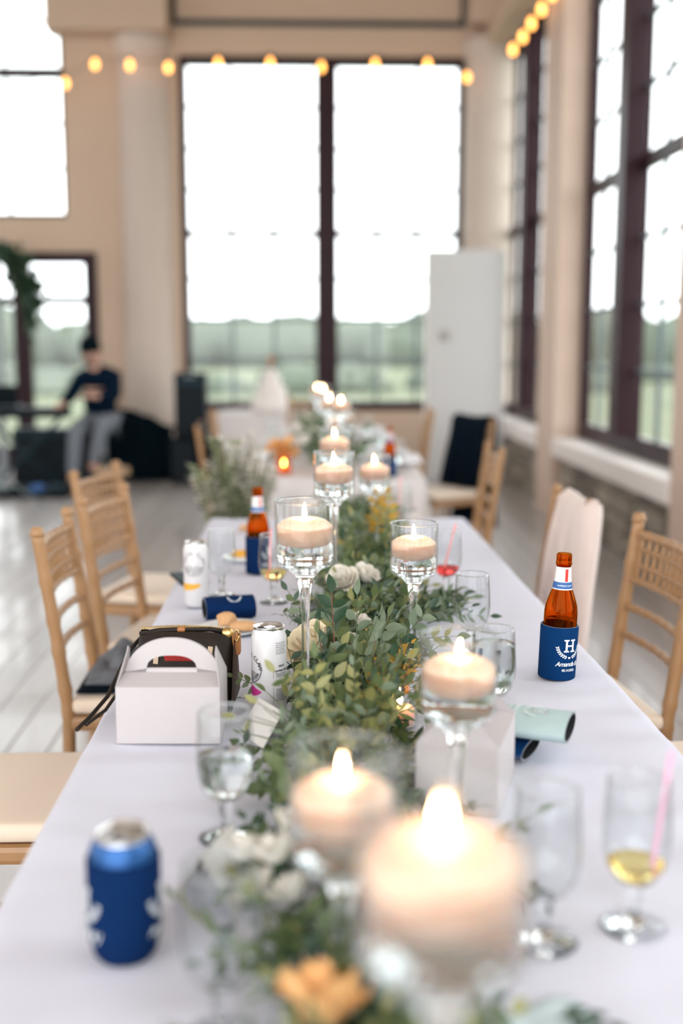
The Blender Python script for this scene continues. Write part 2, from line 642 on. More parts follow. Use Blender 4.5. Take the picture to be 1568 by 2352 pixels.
# unseen left wall with tall windows, added to cut light from that side
LB_ = [(-2.6, 0.0), (1.6, 4.2), (5.8, 8.4), (9.4, 11.6)]
b = MB()
pv = -4.0
for ya, yb in LB_:
    b.box(-7.8, -7.5, pv, ya, 0, CEIL)
    b.box(-7.8, -7.5, ya, yb, 0, 0.7)
    b.box(-7.8, -7.5, ya, yb, 4.4, CEIL)
    pv = yb
b.box(-7.8, -7.5, pv, 12.4, 0, CEIL)
struct(b.build('wall_left', 'wall'))
for i, (ya, yb) in enumerate(LB_):
    window_wall('window_%d' % (i + 8), 'y', ya, yb, 0.7, 4.4, -7.65, [(ya + yb) / 2], 2.55, 1, 1, 1, fw=0.08, mw=0.08, deep=0.06)
# glazed double door
root = struct(bpy.data.objects.new('door_1', None))
COL.objects.link(root)
b = MB()
b.box(DR[1] - 0.09, DR[1], YB - .01, YB + .16, 0, DR[3])
b.box(DR[0], DR[0] + 0.09, YB - .01, YB + .16, 0, DR[3])
b.box(DR[0] + .09, DR[1] - 0.09, YB - .01, YB + .16, DR[3] - 0.08, DR[3])
b.build('door_frame', 'plum', root)
for k, (xa, xb) in enumerate(((-4.16, -3.105), (-3.10, -2.29))):
    d = MB()
    s0, s1 = (0.10, 0.22) if k == 1 else (0.12, 0.12)
    xm0, xm1 = xa + 0.17, xb - 0.06
    if k == 0:
        xm0, xm1 = xa + .1, xb - .01
    d.box(xa, xm0, YB + .03, YB + .09, 0.01, DR[3] - .081)
    d.box(xm1, xb, YB + .03, YB + .09, 0.01, DR[3] - .081)
    d.box(xm0, xm1, YB + .03, YB + .09, 0.01, 0.28)
    d.box(xm0, xm1, YB + .03, YB + .09, 1.80, 1.89)
    d.box(xm0, xm1, YB + .03, YB + .09, DR[3] - .12, DR[3] - .081)
    leaf = d.build('door_leaf', 'plum', root)
    for q0, q1 in ((0.28, 1.80), (1.89, DR[3] - .12)):
        MB().box(xm0, xm1, YB + .056, YB + .062, q0, q1).build('pane', 'window_glass', leaf)

# outdoors
g = MB()
g.grid(30, 30, lambda u, v: ((u - .5) * 900, 12.8 + v * v * 700, -0.9 + 0.9 * noise.noise(Vector((u * 6, v * 5, 0))) * v - 3.0 * v))
g.smooth = True
lawn = struct(g.build('lawn', 'grass'))
g = MB()
g.box(2.6, 60, -40, 12.9, -1.0, -0.9)
struct(g.build('lawn_side', 'grass'))
rt = random.Random(11)
tb = sm()
ico = bmesh.new()
bmesh.ops.create_icosphere(ico, subdivisions=2, radius=1)
iv = [v.co.copy() for v in ico.verts]
iff = [[v.index for v in f.verts] for f in ico.faces]
ico.free()


def blob(mb, c, r, sz, seed, amp=0.35):
    mb.add([(c[0] + v.x * r * (1 + amp * noise.noise(v * 1.7 + Vector((seed, seed * .7, 0)))),
             c[1] + v.y * r * (1 + amp * noise.noise(v * 1.7 + Vector((seed, 3, seed)))),
             c[2] + v.z * sz * (1 + amp * noise.noise(v * 1.9 + Vector((seed, seed, 9))))) for v in iv], iff)


for k in range(260):
    yy = rt.uniform(190, 420)
    xx = rt.uniform(-.42, .42) * yy
    rr = rt.uniform(5, 11)
    blob(tb, (xx, yy, -3 + rr * .3), rr, rr * rt.uniform(.55, .8), k * 1.37)
for k in range(46):
    yy = rt.uniform(75, 130)
    xx = rt.uniform(-.42, .42) * yy
    blob(tb, (xx, yy, -1.6), rt.uniform(1.5, 4), rt.uniform(.8, 1.7), 500 + k * 1.3)
for k in range(30):
    blob(tb, (rt.uniform(28, 60), rt.uniform(10, 60), -.5), rt.uniform(1.5, 3.5), rt.uniform(1.0, 2.4), 900 + k * 1.3)
tag(tb.build('woodland', 'forest'), 'hazy green woodland spread over the valley beyond the windows', 'woodland', kind='stuff')
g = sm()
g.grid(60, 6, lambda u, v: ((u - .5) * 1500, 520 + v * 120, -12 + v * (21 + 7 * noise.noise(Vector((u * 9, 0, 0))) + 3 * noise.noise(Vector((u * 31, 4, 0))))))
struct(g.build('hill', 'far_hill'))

# ================================================================== TABLES
TZ = 0.75
TX0, TX1 = -0.342, 0.575


def folding_table(x0, x1, y0, y1, label):
    t = thing('banquet_table', label, 'table', ((x0 + x1) / 2, (y0 + y1) / 2, 0), 0, 'long tables set in one line')
    hx, hy = (x1 - x0) / 2 - .012, (y1 - y0) / 2 - .012
    MB().bbox(-hx, hx, -hy, hy, TZ - .035, TZ - .008, .006).build('table_top', 'tan_top', t)
    for sx in (-1, 1):
        for sy in (-1, 1):
            sm().tube([(sx * hx * .8, sy * (hy - .15), 0), (sx * hx * .8, sy * (hy - .15), TZ - .035)], .014, 8).build('leg', 'metal_grey', t)
    return t


def drape(x0, x1, y0, y1, z, drop, label, m='cloth', group=None, nx=64, ny=150, wr=0.0045, seed=0.0, drop_x=None):
    dx_ = drop_x or drop
    cx, cy_ = (x0 + x1) / 2, (y0 + y1) / 2
    hx, hy = (x1 - x0) / 2, (y1 - y0) / 2

    def fn(u, v):
        s = (u * 2 - 1) * (hx + dx_)
        t = (v * 2 - 1) * (hy + drop)
        sx, sy = max(-hx, min(hx, s)), max(-hy, min(hy, t))
        ex, ey = abs(s) - abs(sx), abs(t) - abs(sy)
        d = max(ex, ey)
        wob = noise.noise(Vector((s * 9 + seed, t * 9, 1.3)))
        if d <= 0:
            zz = z + wr * (noise.noise(Vector((s * 6, t * 14 + seed, 0))) + .7 * noise.noise(Vector((s * 14, t * 5, 3 + seed))))
            edge = min(hx - abs(s), hy - abs(t))
            if edge < .02:
                zz -= (.02 - edge) ** 2 * 8
            zz += 0.0022 * math.exp(-((s - hx * .52) / .006) ** 2) + 0.002 * math.exp(-((s + hx * .35) / .006) ** 2)
            return (cx + s, cy_ + t, zz)
        fold = 0.012 + .022 * math.sin((t if ex > ey else s) * 26 + seed) * min(1, d / .15) + .01 * wob
        ox = (1 if s > 0 else -1) * (fold * min(1, d / .06)) if ex > 0 else 0
        oy = (1 if t > 0 else -1) * (fold * min(1, d / .06)) if ey > 0 else 0
        return (cx + sx + ox, cy_ + sy + oy, z - .003 - d * (1 if d < drop else 1))

    o = sm().grid(nx, ny, fn).build('tablecloth', m)
    solidify(o, .0016, -1)
    return tag(o, label, 'tablecloth', group)


folding_table(TX0, TX1, 0.12, 4.02, 'long banquet table under the white cloth carrying the gable boxes and greenery')
drape(TX0, TX1, 0.12, 4.02, TZ, .20, 'white cloth on the long table with the garland and tall glass candle holders', 'cloth', None, 90, 220)
folding_table(TX0 + .025, TX1 - .025, 5.27, 8.93, 'banquet table beyond the gap, next in line after the garland table')
drape(TX0 + .01, TX1 - .01, 5.25, 8.95, TZ, .42, 'white cloth hanging low at the end of the next table beyond the gap', 'cloth_ivory', None, 50, 90, .0012, 4.0, .18)
t = thing('cake_table', 'small cloth covered table standing before the big mullioned window', 'table', (-.32, 11.0, 0))
sm().lathe([(0, .735), (.52, .735), (.525, .74), (.53, .73), (.535, .60), (.55, .3), (.57, .02), (.555, .02), (.52, .6), (.515, .70)], 56).build('cloth_cover', 'cloth_ivory', t)
sm().lathe([(0, .70), (.5, .70), (.5, .72), (0, .72)], 40).build('table_top', 'tan_top', t)
sm().lathe([(0, 0), (.25, 0), (.25, .02), (.03, .04), (.03, .70), (0, .70)], 20).build('pedestal', 'metal_grey', t)
t = thing('tiered_cake', 'pale tapering tiered cake with a brown topper on the cake table', 'cake', (-.32, 11.0, .741))
z = 0
for r_, h_ in ((.19, .12), (.145, .11), (.10, .10), (.06, .07)):
    sm().lathe([(0, z), (r_ * .97, z), (r_, z + .01), (r_, z + h_ - .012), (r_ * .95, z + h_), (0, z + h_)], 32).build('tier', 'icing', t)
    z += h_
b = sm()
b.tube([(0, 0, z), (0, 0, z + .07)], [.012, .009], 8)
b.lathe([(0, z + .05), (.03, z + .07), (.035, z + .09), (.02, z + .12), (0, z + .13)], 12)
b.build('topper', 'leather_tan', t)


# ================================================================== CHAIRS
def post_path(y, lean=0.062):
    return [(-.235, y, 0), (-.205, y, .24), (-.20, y, .45), (-.20 - lean * .42, y, .66), (-.20 - lean, y, .905)]


def post_x(z, lean=0.062):
    p = post_path(0, lean)
    for a, c in zip(p, p[1:]):
        if a[2] <= z <= c[2]:
            return a[0] + (c[0] - a[0]) * (z - a[2]) / (c[2] - a[2])
    return p[-1][0]


def bamboo(p0, p1, r, nodes, n=10, mb=None):
    """rod with raised bamboo rings"""
    p0, p1 = Vector(p0), Vector(p1)
    mb = mb or sm()
    ts = [(0, r)]
    for k in nodes:
        ts += [(k - .022, r), (k - .010, r * 1.16), (k, r * .98), (k + .010, r * 1.16), (k + .022, r)]
    ts.append((1, r))
    ts.sort()
    mb.tube([p0.lerp(p1, t) for t, _ in ts], [q for _, q in ts], n)
    return mb


def make_chair(cushion='cushion'):
    t = thing('chiavari_chair', '', 'chair')
    wood = 'wood_gold'
    W = .178
    for sy in (-1, 1):
        p = post_path(sy * W)
        b = sm()
        path, rad = [], []
        L = [0]
        for a, c in zip(p, p[1:]):
            L.append(L[-1] + (Vector(c) - Vector(a)).length)
        N = 46
        rings = [.12, .25, .375, .50, .575, .665, .76, .86]
        for k in range(N + 1):
            d = L[-1] * k / N
            i = max(j for j in range(len(L)) if L[j] <= d + 1e-9)
            i = min(i, len(p) - 2)
            f = (d - L[i]) / (L[i + 1] - L[i])
            q = Vector(p[i]).lerp(Vector(p[i + 1]), f)
            path.append(q)
            u = d / L[-1]
            r_ = .0165 - .0015 * abs(u - .4)
            if min(abs(u - g) for g in rings) < .011:
                r_ += .0026
            rad.append(r_)
        b.tube(path, rad, 12)
        top = path[-1]
        b.lathe([(0, -.002), (.0185, 0), (.0195, .008), (.015, .012), (.016, .018), (.010, .022), (0, .023)], 12, TR(top.x, top.y, top.z - .004))
        b.build('back_post', wood, t)
        # front leg
        bamboo((.185, sy * .165, 0), (.165, sy * .178, .43), .0155, (.25, .5, .75)).build('leg', wood, t)
        # side stretchers
        s_ = sm()
        bamboo((-.218, sy * W, .14), (.178, sy * .168, .14), .008, (.33, .66), 8, s_)
        s_.build('stretcher', wood, t)
        s_ = sm()
        bamboo((-.21, sy * W, .27), (.172, sy * .172, .27), .008, (.33, .66), 8, s_)
        s_.build('stretcher', wood, t)
    for z in (.16, .29):
        bamboo((.176, -.17, z), (.176, .17, z), .008, (.33, .66), 8).build('stretcher', wood, t)
    # rails of the back
    for z, r_, nm in ((.868, .0115, 'top_rail'), (.83, .0055, 'lattice_rail'), (.788, .0055, 'lattice_rail'), (.748, .0095, 'back_rail'), (.675, .0095, 'back_rail'), (.60, .0095, 'back_rail')):
        b = sm()
        pts, rad = [], []
        for k in range(25):
            u = k / 24
            bow = -.018 * math.sin(u * PI) * (1 if r_ > .006 else .7)
            pts.append((post_x(z) + bow, -W + 2 * W * u, z))
            rad.append(r_ * (1.22 if k % 4 == 0 and 0 < k < 24 else 1))
        b.tube(pts, rad, 8)
        b.build(nm, wood, t)
    for k in range(9):
        y = -W + 2 * W * (k + 1) / 10
        u = (k + 1) / 10
        bow = -.018 * math.sin(u * PI)
        b = sm()
        pts = [(post_x(z) + bow, y, z) for z in (.748, .765, .788, .806, .83, .848, .868)]
        b.tube(pts, [.0058, .0058, .0074, .0058, .0074, .0058, .0058], 7)
        b.build('spindle', wood, t)
    # seat frame
    b = MB()
    b.bbox(-.215, .195, -.192, .192, .405, .445, .012)
    b.build('seat_frame', wood, t)
    c = MB()
    c.smooth = True
    c.bbox(-.195, .205, -.195, .195, .446, .492, .018)
    o = c.build('cushion', cushion, t)
    subsurf(o, 2)
    return t


chair0 = make_chair()
first = [True]
CH = 'gilt bamboo style chairs around the long tables'


def chair(x, y, rz, label):
    o = chair0 if first[0] else copy_tree(chair0)
    first[0] = False
    o.location = (x, y, 0)
    o.rotation_euler = (0, 0, R(rz))
    return tag(o, label, 'chair', CH)


L0 = chair(-.545, 2.19, 0, 'gilt bamboo chair with an empty cream cushion drawn up beside the blue sleeved can')
L1 = chair(-.392, 2.93, 0, 'gilt bamboo chair with grey and black garments on its seat, behind the handbag')
L2 = chair(-.52, 4.13, -15, 'gilt bamboo chair standing back from the table end, beyond its neighbour beside the mango can')
L3 = chair(-.365, 3.44, -11, 'gilt bamboo chair overlapping another, drawn up beside the mango can')
R1 = chair(.645, 2.74, 186, 'gilt bamboo chair with bare lattice back beside the beer bottle')
R2 = chair(.555, 3.38, 183, 'gilt bamboo chair with a pale lace shawl over its back')
RA = chair(.59, 5.035, 180, 'gilt bamboo chair at the gap end of the next table, before the jacket chair')
RB = chair(.83, 6.89, 213, 'gilt bamboo chair with a dark jacket hung over its back and a white seat')
RC = chair(.64, 8.1, 178, 'gilt bamboo chair at the next table, beyond the jacket chair, before the white partition')
R0 = chair(.98, 2.22, 181, 'gilt bamboo chair with only its cushion edge reaching in beside the table edge')
LA = chair(-.345, 6.55, 2, 'gilt bamboo chair with a black garment on its back across from the jacket chair')
LB = chair(-.37, 7.9, 3, 'gilt bamboo chair behind the one with the black garment')
LC = chair(.02, 9.9, 265, 'gilt bamboo chair at the window end of the next table')

# ================================================================== TABLEWARE
def goblet(x, y, label, liquid=None, level=0.07, rz=0, s=1.0, z=TZ):
    t = thing('goblet', label, 'glass', (x, y, z + .002), rz, 'footed drinking glasses')
    outer = [(.0, .050), (.010, .0495), (.022, .056), (.031, .070), (.0355, .088), (.036, .105), (.0345, .135), (.0325, .163)]
    inner = [(r - .0013, z_) for r, z_ in outer[::-1] if r > .02] + [(.008, .0525), (0, .0520)]
    b = sm()
    b.lathe([(0, .0495)] + outer[1:] + [(.0318, .1640)] + inner, 36)
    o = b.build('bowl', 'clear_glass', t)
    sm().lathe([(.0320 + .0010 * math.cos(q_), .1640 + .0012 * math.sin(q_)) for q_ in [2 * PI * k / 8 for k in range(8)]], 40, close=True).build('rim', 'solid_glass', o)
    b = sm()
    b.lathe([(0, 0), (.033, 0), (.0345, .002), (.030, .0045), (.012, .009), (.0065, .016), (.0058, .025), (.0085, .034), (.0075, .042), (.011, .0492), (0, .0495)], 32)
    b.build('stem', 'solid_glass', t)
    if liquid:
        pr = [(0, .0535), (.0085, .0535)]
        for (r, z_) in outer[2:]:
            if z_ < level:
                pr.append((r - .0018, z_ + .0015))
        rl = None
        for (a, c) in zip(outer, outer[1:]):
            if a[1] <= level <= c[1]:
                rl = a[0] + (c[0] - a[0]) * (level - a[1]) / (c[1] - a[1])
        pr += [(rl - .0018, level), (0, level)]
        sm().lathe(pr, 36).build('drink', liquid, t)
    if s != 1:
        t.scale = (s, s, s)
    return t


def straw(x, y, dx, dy, z0, z1, m, label):
    t = thing('drinking_straw', label, 'straw', (x, y, TZ))
    sm().tube([(0, 0, z0), (dx, dy, z1)], .0028, 10, caps=False).build('straw_tube', m, t)
    return t


G1 = goblet(-.100, 1.345, 'clear footed glass half full of water before the white gable box', 'water', .108)
G2 = goblet(.345, 1.11, 'footed glass with a little pale yellow drink and a rose straw', 'lemon_drink', .073)
straw(.358, 1.10, .018, .006, .062, .196, 'straw_rose', 'rose coloured straw standing in the yellow drink')
G3 = goblet(.245, 1.085, 'empty footed glass between the tall bowl by the glow painted rose and the yellow drink')
G4 = goblet(.345, 2.70, 'footed glass with red drink and a slanting pink straw beyond the garland')
sm_l = goblet
b = sm()
b.lathe([(0, .0535), (.0085, .0535), (.020, .0575), (.0292, .0715), (.0305, .076), (0, .076)], 36)
b.build('drink', 'pink_drink', G4)
straw(.335, 2.70, .030, -.004, .060, .185, 'straw_pink', 'pink straw slanting in the red drink')
G5 = goblet(.33, 2.18, 'empty footed glass at the edge of the garland near the beer bottle')
G6 = goblet(-.205, 2.735, 'clear footed glass beside the can with the mango band')
G7 = goblet(-.075, 2.66, 'footed glass with lemon drink and straw beside the tallest candle stem', 'lemon_drink', .078)
straw(-.085, 2.665, .004, .0, .060, .18, 'straw_pink', 'pink straw standing in the lemon drink by the candle stem')
G8 = goblet(-.075, .93, 'empty footed glass before the white blossom cluster and the navy can')
G9 = goblet(.31, 3.60, 'footed glass with a coral straw near the end of the garland table')
straw(.300, 3.60, .008, 0, .060, .20, 'straw_pink', 'coral straw standing in the glass near the table end')
G10 = goblet(.300, 1.745, 'footed glass full of water beside the mint can sleeve', 'water', .140)
for i, (gx, gy) in enumerate(((.38, 5.6), (.42, 6.3), (-.10, 5.75), (.40, 7.2), (-.2, 6.9), (.44, 5.35))):
    goblet(gx, gy, ('empty footed glass beside the beer bottle on the next table', 'footed water glass by the jacket chair on the next table', 'empty footed glass beside the peach roses on the next table',
                    'footed water glass toward the window end of the next table', 'empty footed glass by the chair with the black garment', 'footed water glass at the corner of the next table')[i], 'water' if i % 2 else None, .1)


# floating candles in stemmed bowls
def candle_holder(x, y, H, label):
    """H = height of rim over the table; bowl 95 mm wide"""
    t = thing('candle_stand', label, 'candle holder', (x, y, TZ + .002), random.random() * 6, 'stemmed glass bowls with floating candles')
    bo = H - .105    # z of bowl bottom
    Ro = .0475
    b = sm()
    b.lathe([(0, bo), (.030, bo), (.041, bo + .002), (.0455, bo + .0065), (Ro, bo + .013), (Ro, H - .002), (Ro - .001, H),
             (Ro - .0024, H - .002), (Ro - .0024, bo + .015), (.0435, bo + .0095), (.040, bo + .0075), (0, bo + .006)], 56)
    bw = b.build('bowl', 'clear_glass', t)
    sm().lathe([(Ro + .0006 * math.cos(q) * 1.6 - .0012, H + .0016 * math.sin(q)) for q in [2 * PI * k / 8 for k in range(8)]], 56, close=True).build('rim', 'solid_glass', bw)
    b = sm()
    sm_pr = [(0, 0), (.040, 0), (.0415, .002), (.036, .0045), (.012, .009), (.0075, .018), (.0062, .05)]
    zz = bo - .055
    sm_pr += [(.0062, max(.06, zz - .03)), (.0075, zz), (.0095, bo - .035), (.015, bo - .016), (.026, bo - .004), (.035, bo + .0025), (.0, bo + .0005)]
    b.lathe(sm_pr, 40)
    b.build('stem', 'solid_glass', t)
    wl = H - .040
    b = sm()
    b.lathe([(0, bo + .007), (.039, bo + .0082), (.0425, bo + .0105), (Ro - .0030, bo + .016), (Ro - .0030, wl), (0, wl)], 56)
    b.build('water', 'water', t)
    return t, wl


def floating_candle(x, y, wl, label, flame=1.0, lean=0.0, rad=.0440):
    t = thing('floating_candle', label, 'candle', (x, y, TZ + .002 + wl), random.random() * 6, 'lit floating candles')
    k = rad / .0425
    b = sm()
    b.lathe([(0, -.033), (.020 * k, -.0328), (.030 * k, -.030), (.038 * k, -.024), (.0420 * k, -.015), (.0428 * k, -.004), (.0425 * k, .001), (.0410 * k, .003),
             (.034 * k, .0085), (.024 * k, .0125), (.012 * k, .0115), (.004 * k, .0095), (0, .0095)], 48)
    b.build('wax_body', 'wax', t)
    sm().tube([(0, 0, .008), (0, .0006, .014), (.001, .001, .018)], .0008, 6).build('wick', 'wick', t)
    f = sm()
    prof = [(0, .0135), (.0022, .0150), (.0037, .0190), (.0039, .0230), (.0030, .0290), (.0015, .0350), (0, .0405)]
    f.lathe([(r * flame, .0135 + (z - .0135) * flame) for r, z in prof], 16)
    for i, v in enumerate(f.v):
        q = max(0, (v[2] - .02)) / .025
        f.v[i] = (v[0] + lean * q * q, v[1], v[2])
    f.build('flame', 'flame', t)
    return t


TALL, MED, LOW = .367, .262, .20
CS = [
    (.074, .575, TALL + .008, 'tall stemmed bowl between the glow painted rose and the empty footed glass', 'burning floating candle in the tall bowl by the glow painted rose', .72),
    (.032, .940, MED, 'medium stemmed bowl standing beside the white blossom cluster', 'burning floating candle in the medium bowl beside the white blossom cluster', .85),
    (.185, 1.325, MED, 'medium stemmed bowl before the second white gable box', 'burning floating candle in the bowl before the second gable box', .85),
    (.000, 1.765, TALL, 'tall stemmed bowl standing beside the white seltzer can', 'burning floating candle above the white seltzer can', .9),
    (.216, 2.205, MED, 'medium stemmed bowl rising from the garland beside the red drink', 'burning floating candle in the bowl beside the red drink', .9),
    (.068, 2.59, TALL, 'tall stemmed bowl behind the white roses in the garland', 'burning floating candle in the tall bowl behind the white roses', 1.0),
    (.205, 3.30, MED + .03, 'medium stemmed bowl beside the yellow leaved sprig', 'burning floating candle beside the yellow leaved sprig', 1.0),
    (.090, 3.36, TALL, 'tall stemmed bowl near the window end of the garland table', 'burning floating candle near the window end of the garland table', 1.0),
    (.175, 5.45, TALL, 'tall stemmed bowl at the front of the next table', 'burning floating candle in a tall bowl on the next table', 1.1),
    (.125, 5.75, TALL, 'tall stemmed bowl second on the next table', 'burning floating candle second on the next table', 1.1),
    (.16, 5.95, MED, 'medium stemmed bowl amid the tall ones on the next table', 'burning floating candle in a medium bowl on the next table', 1.1),
    (.23, 6.2, MED, 'medium stemmed bowl near the chair side of the next table', 'burning floating candle near the chair side of the next table', 1.1),
    (.115, 7.0, TALL, 'tall stemmed bowl at the middle of the next table', 'burning floating candle at the middle of the next table', 1.1),
    (.085, 7.25, TALL, 'tall stemmed bowl toward the window end of the next table', 'burning floating candle toward the window end of the next table', 1.1),
]
for x, y, H, la, lb, fl_ in CS:
    t, wl = candle_holder(x, y, H, la)
    floating_candle(x + random.uniform(-.001, .001), y, wl, lb, fl_, random.uniform(-.006, .006))


# straight votive glasses
def votive(x, y, label, m='clear_glass', h=.085, r=.031, lit=True, candle_label=None):
    t = thing('votive_glass', label, 'candle glass', (x, y, TZ + .002), 0, 'small straight candle glasses')
    b = sm()
    b.lathe([(0, 0), (r - .002, 0), (r, .002), (r, h), (r - .0022, h), (r - .0022, .008), (0, .008)], 36)
    b.build('glass_wall', m, t)
    if lit:
        c = thing('votive_candle', candle_label, 'candle', (x, y, TZ + .012), 0, 'lit votive candles in small glasses')
        sm().lathe([(0, 0), (r * .8, 0), (r * .8, .026), (r * .7, .029), (0, .027)], 28).build('wax_body', 'wax', c)
        sm().tube([(0, 0, .026), (0, 0, .034)], .0008, 6).build('wick', 'wick', c)
        sm().lathe([(0, .031), (.003, .034), (.0046, .040), (.003, .050), (0, .060)], 12).build('flame', 'flame', c)
    return t


votive(.040, 2.50, 'clear straight glass beside the tall candle stem, behind the small leaved sprig', h=.095, r=.030, lit=False)
votive(.150, 1.74, 'straight amber lit glass tucked into the garland behind the second gable box', 'clear_glass', .085, .030, True, 'votive flame tucked into the garland behind the gable box')
votive(.055, 3.05, 'straight glass with a votive flame below the tall bowl behind the roses', 'clear_glass', .11, .034, True, 'votive flame below the tall bowl behind the roses')
votive(.165, 2.98, 'straight glass with a votive flame between tall bowl and yellow leaved sprig', 'clear_glass', .12, .032, True, 'votive flame in the straight glass next to the yellow leaved sprig')
votive(-.10, 5.42, 'amber votive glass before the peach flower cluster', 'amber_thin', .075, .036, True, 'votive flame before the peach flower cluster')


# ================================================================== CANS, BOTTLES, SLEEVES
def serif_H(h):
    """slab-serif capital H outline made of bars (x, y)"""
    w = h * .95
    v, f = [], []

    def r(x0, x1, y0, y1):
        o = len(v)
        n = 3
        for k in range(n + 1):
            xx = x0 + (x1 - x0) * k / n
            v.extend([(xx, y0, 0), (xx, y1, 0)])
        for k in range(n):
            f.append((o + 2 * k, o + 2 * k + 2, o + 2 * k + 3, o + 2 * k + 1))
    s = h * .17
    for cx in (-w * .30, w * .30):
        r(cx - s / 2, cx + s / 2, -h / 2, h / 2)
        for yy in (-h / 2, h / 2 - h * .12):
            r(cx - s * 1.25, cx + s * 1.25, yy, yy + h * .12)
    r(-w * .30, w * .30, -h * .06, h * .06)
    return v, f


def wreath(h):
    v, f = [], []

    def leafq(cx, cy_, a, L, W):
        o = len(v)
        ca, sa = math.cos(a), math.sin(a)
        for (px, py) in ((0, 0), (L * .35, W), (L * .75, W * .7), (L, 0), (L * .75, -W * .7), (L * .35, -W)):
            v.append((cx + px * ca - py * sa, cy_ + px * sa + py * ca, 0))
        f.append(tuple(o + i for i in range(6)))
    for s in (-1, 1):
        for k in range(7):
            an = R(-90) + s * R(13 + k * 10)
            cx, cy_ = math.cos(an) * h, math.sin(an) * h
            tan = an + s * PI / 2
            leafq(cx, cy_, tan + .7, h * .21, h * .055)
            leafq(cx, cy_, tan - .7, h * .21, h * .055)
    # heart
    o = len(v)
    pts = [(16 * math.sin(t) ** 3, 13 * math.cos(t) - 5 * math.cos(2 * t) - 2 * math.cos(3 * t) - math.cos(4 * t)) for t in [2 * PI * k / 20 for k in range(20)]]
    v.extend([(p[0] / 17 * h * .12, -h * 1.02 + p[1] / 17 * h * .12, 0) for p in pts])
    f.append(tuple(range(o, o + 20)))
    return v, f


def koozie_print(parent, rad, ang, zc, m='print', flat=None, sc=1.0):
    """H, wreath, names and date as printed on the sleeves; flat: matrix for a flat placement"""
    items = []
    v, f = serif_H(.0235 * sc)
    items.append((v, f, .013 * sc))
    v, f = wreath(.0240 * sc)
    items.append((v, f, .015 * sc))
    v, f = text_geo('Amanda & J', .0120 * sc, .35, .0002, .9)
    items.append((v, f, -.0215 * sc))
    v, f = text_geo('05.14.2022', .0060 * sc, 0, .0002, 1.0)
    items.append((v, f, -.033 * sc))
    b = MB()
    for v, f, dy in items:
        vv = [(p[0], p[1] + dy, .0003) for p in v]
        if flat is None:
            b.add(wrap(vv, rad, ang, zc), f)
        else:
            b.add(vv, f, flat)
    return b.build('printed_emblem', m, parent)


def sleeve_tube(rad, h, thick=.0035):
    return sm().lathe([(rad - thick, .002), (rad - .001, 0), (rad, .002), (rad, h - .002), (rad - .001, h), (rad - thick, h - .001)], 48, close=True)


def longneck(t, lean_label=True):
    """brown longneck bottle, 228 mm"""
    o = [(0, 0), (.027, 0), (.0302, .004), (.0305, .012), (.0305, .118), (.0290, .131), (.0235, .149), (.0178, .164), (.0152, .178), (.0138, .200), (.0132, .206)]
    top = [(.0148, .208), (.0148, .2135), (.0136, .2150), (.0142, .2165), (.0142, .2265), (.0128, .2280)]
    inner = [(r - .0022, z) for r, z in (o[4:] + top)[::-1]] + [(.0283, .012), (.026, .006), (0, .006)]
    sm().lathe(o + top + inner, 44).build('bottle_glass', 'amber_glass', t)
    sm().lathe([(0, .0065), (.026, .0065), (.0279, .013), (.0279, .105), (0, .105)], 36).build('beer', 'beer', t)
    return o


def label_band(t, z0, z1, m, name, pr, eps=.0004, a0=0, a1=2 * PI, n=40):
    def rr(z):
        for a, c in zip(pr, pr[1:]):
            if a[1] <= z <= c[1]:
                return a[0] + (c[0] - a[0]) * (z - a[1]) / max(1e-9, c[1] - a[1])
        return pr[-1][0]
    b = sm()
    b.grid(n, 5, lambda u, v: ((rr(z0 + (z1 - z0) * v) + eps) * math.cos(a0 + (a1 - a0) * u), (rr(z0 + (z1 - z0) * v) + eps) * math.sin(a0 + (a1 - a0) * u), z0 + (z1 - z0) * v))
    return b.build(name, m, t)


def beer_bottle(x, y, label, face, tilt=0.0, words=True):
    t = thing('beer_bottle', label, 'bottle', (x, y, TZ + .006), 0, 'brown beer bottles')
    t.rotation_euler = (0, tilt, 0)
    pr = longneck(t)
    nl = label_band(t, .1625, .2040, 'label_white', 'neck_label', pr)
    lb = label_band(nl, .1645, .1765, 'label_blue', 'label_stripe', pr, .0008)
    b = MB()
    ang = face + R(24)
    ww = .0052
    pts = [(-ww / 2, -.0135, 0), (0, -.0115, 0), (ww / 2, -.0135, 0), (ww / 2, .0115, 0), (-ww / 2, .0115, 0)]
    b.add(wrap([(p[0], p[1], .0012) for p in pts], .0148, ang, .1895), [(0, 1, 4), (1, 2, 3), (1, 3, 4)])
    b.build('red_ribbon_print', 'label_red', nl)
    if words:
        v, f = text_geo('SUPERIOR LIGHT', .0036, .15, .0001)
        MB().add(wrap([(p[0], p[1], .0014) for p in v], .0162, face + R(15), .170), f).build('stripe_lettering', 'print', nl)
    return t


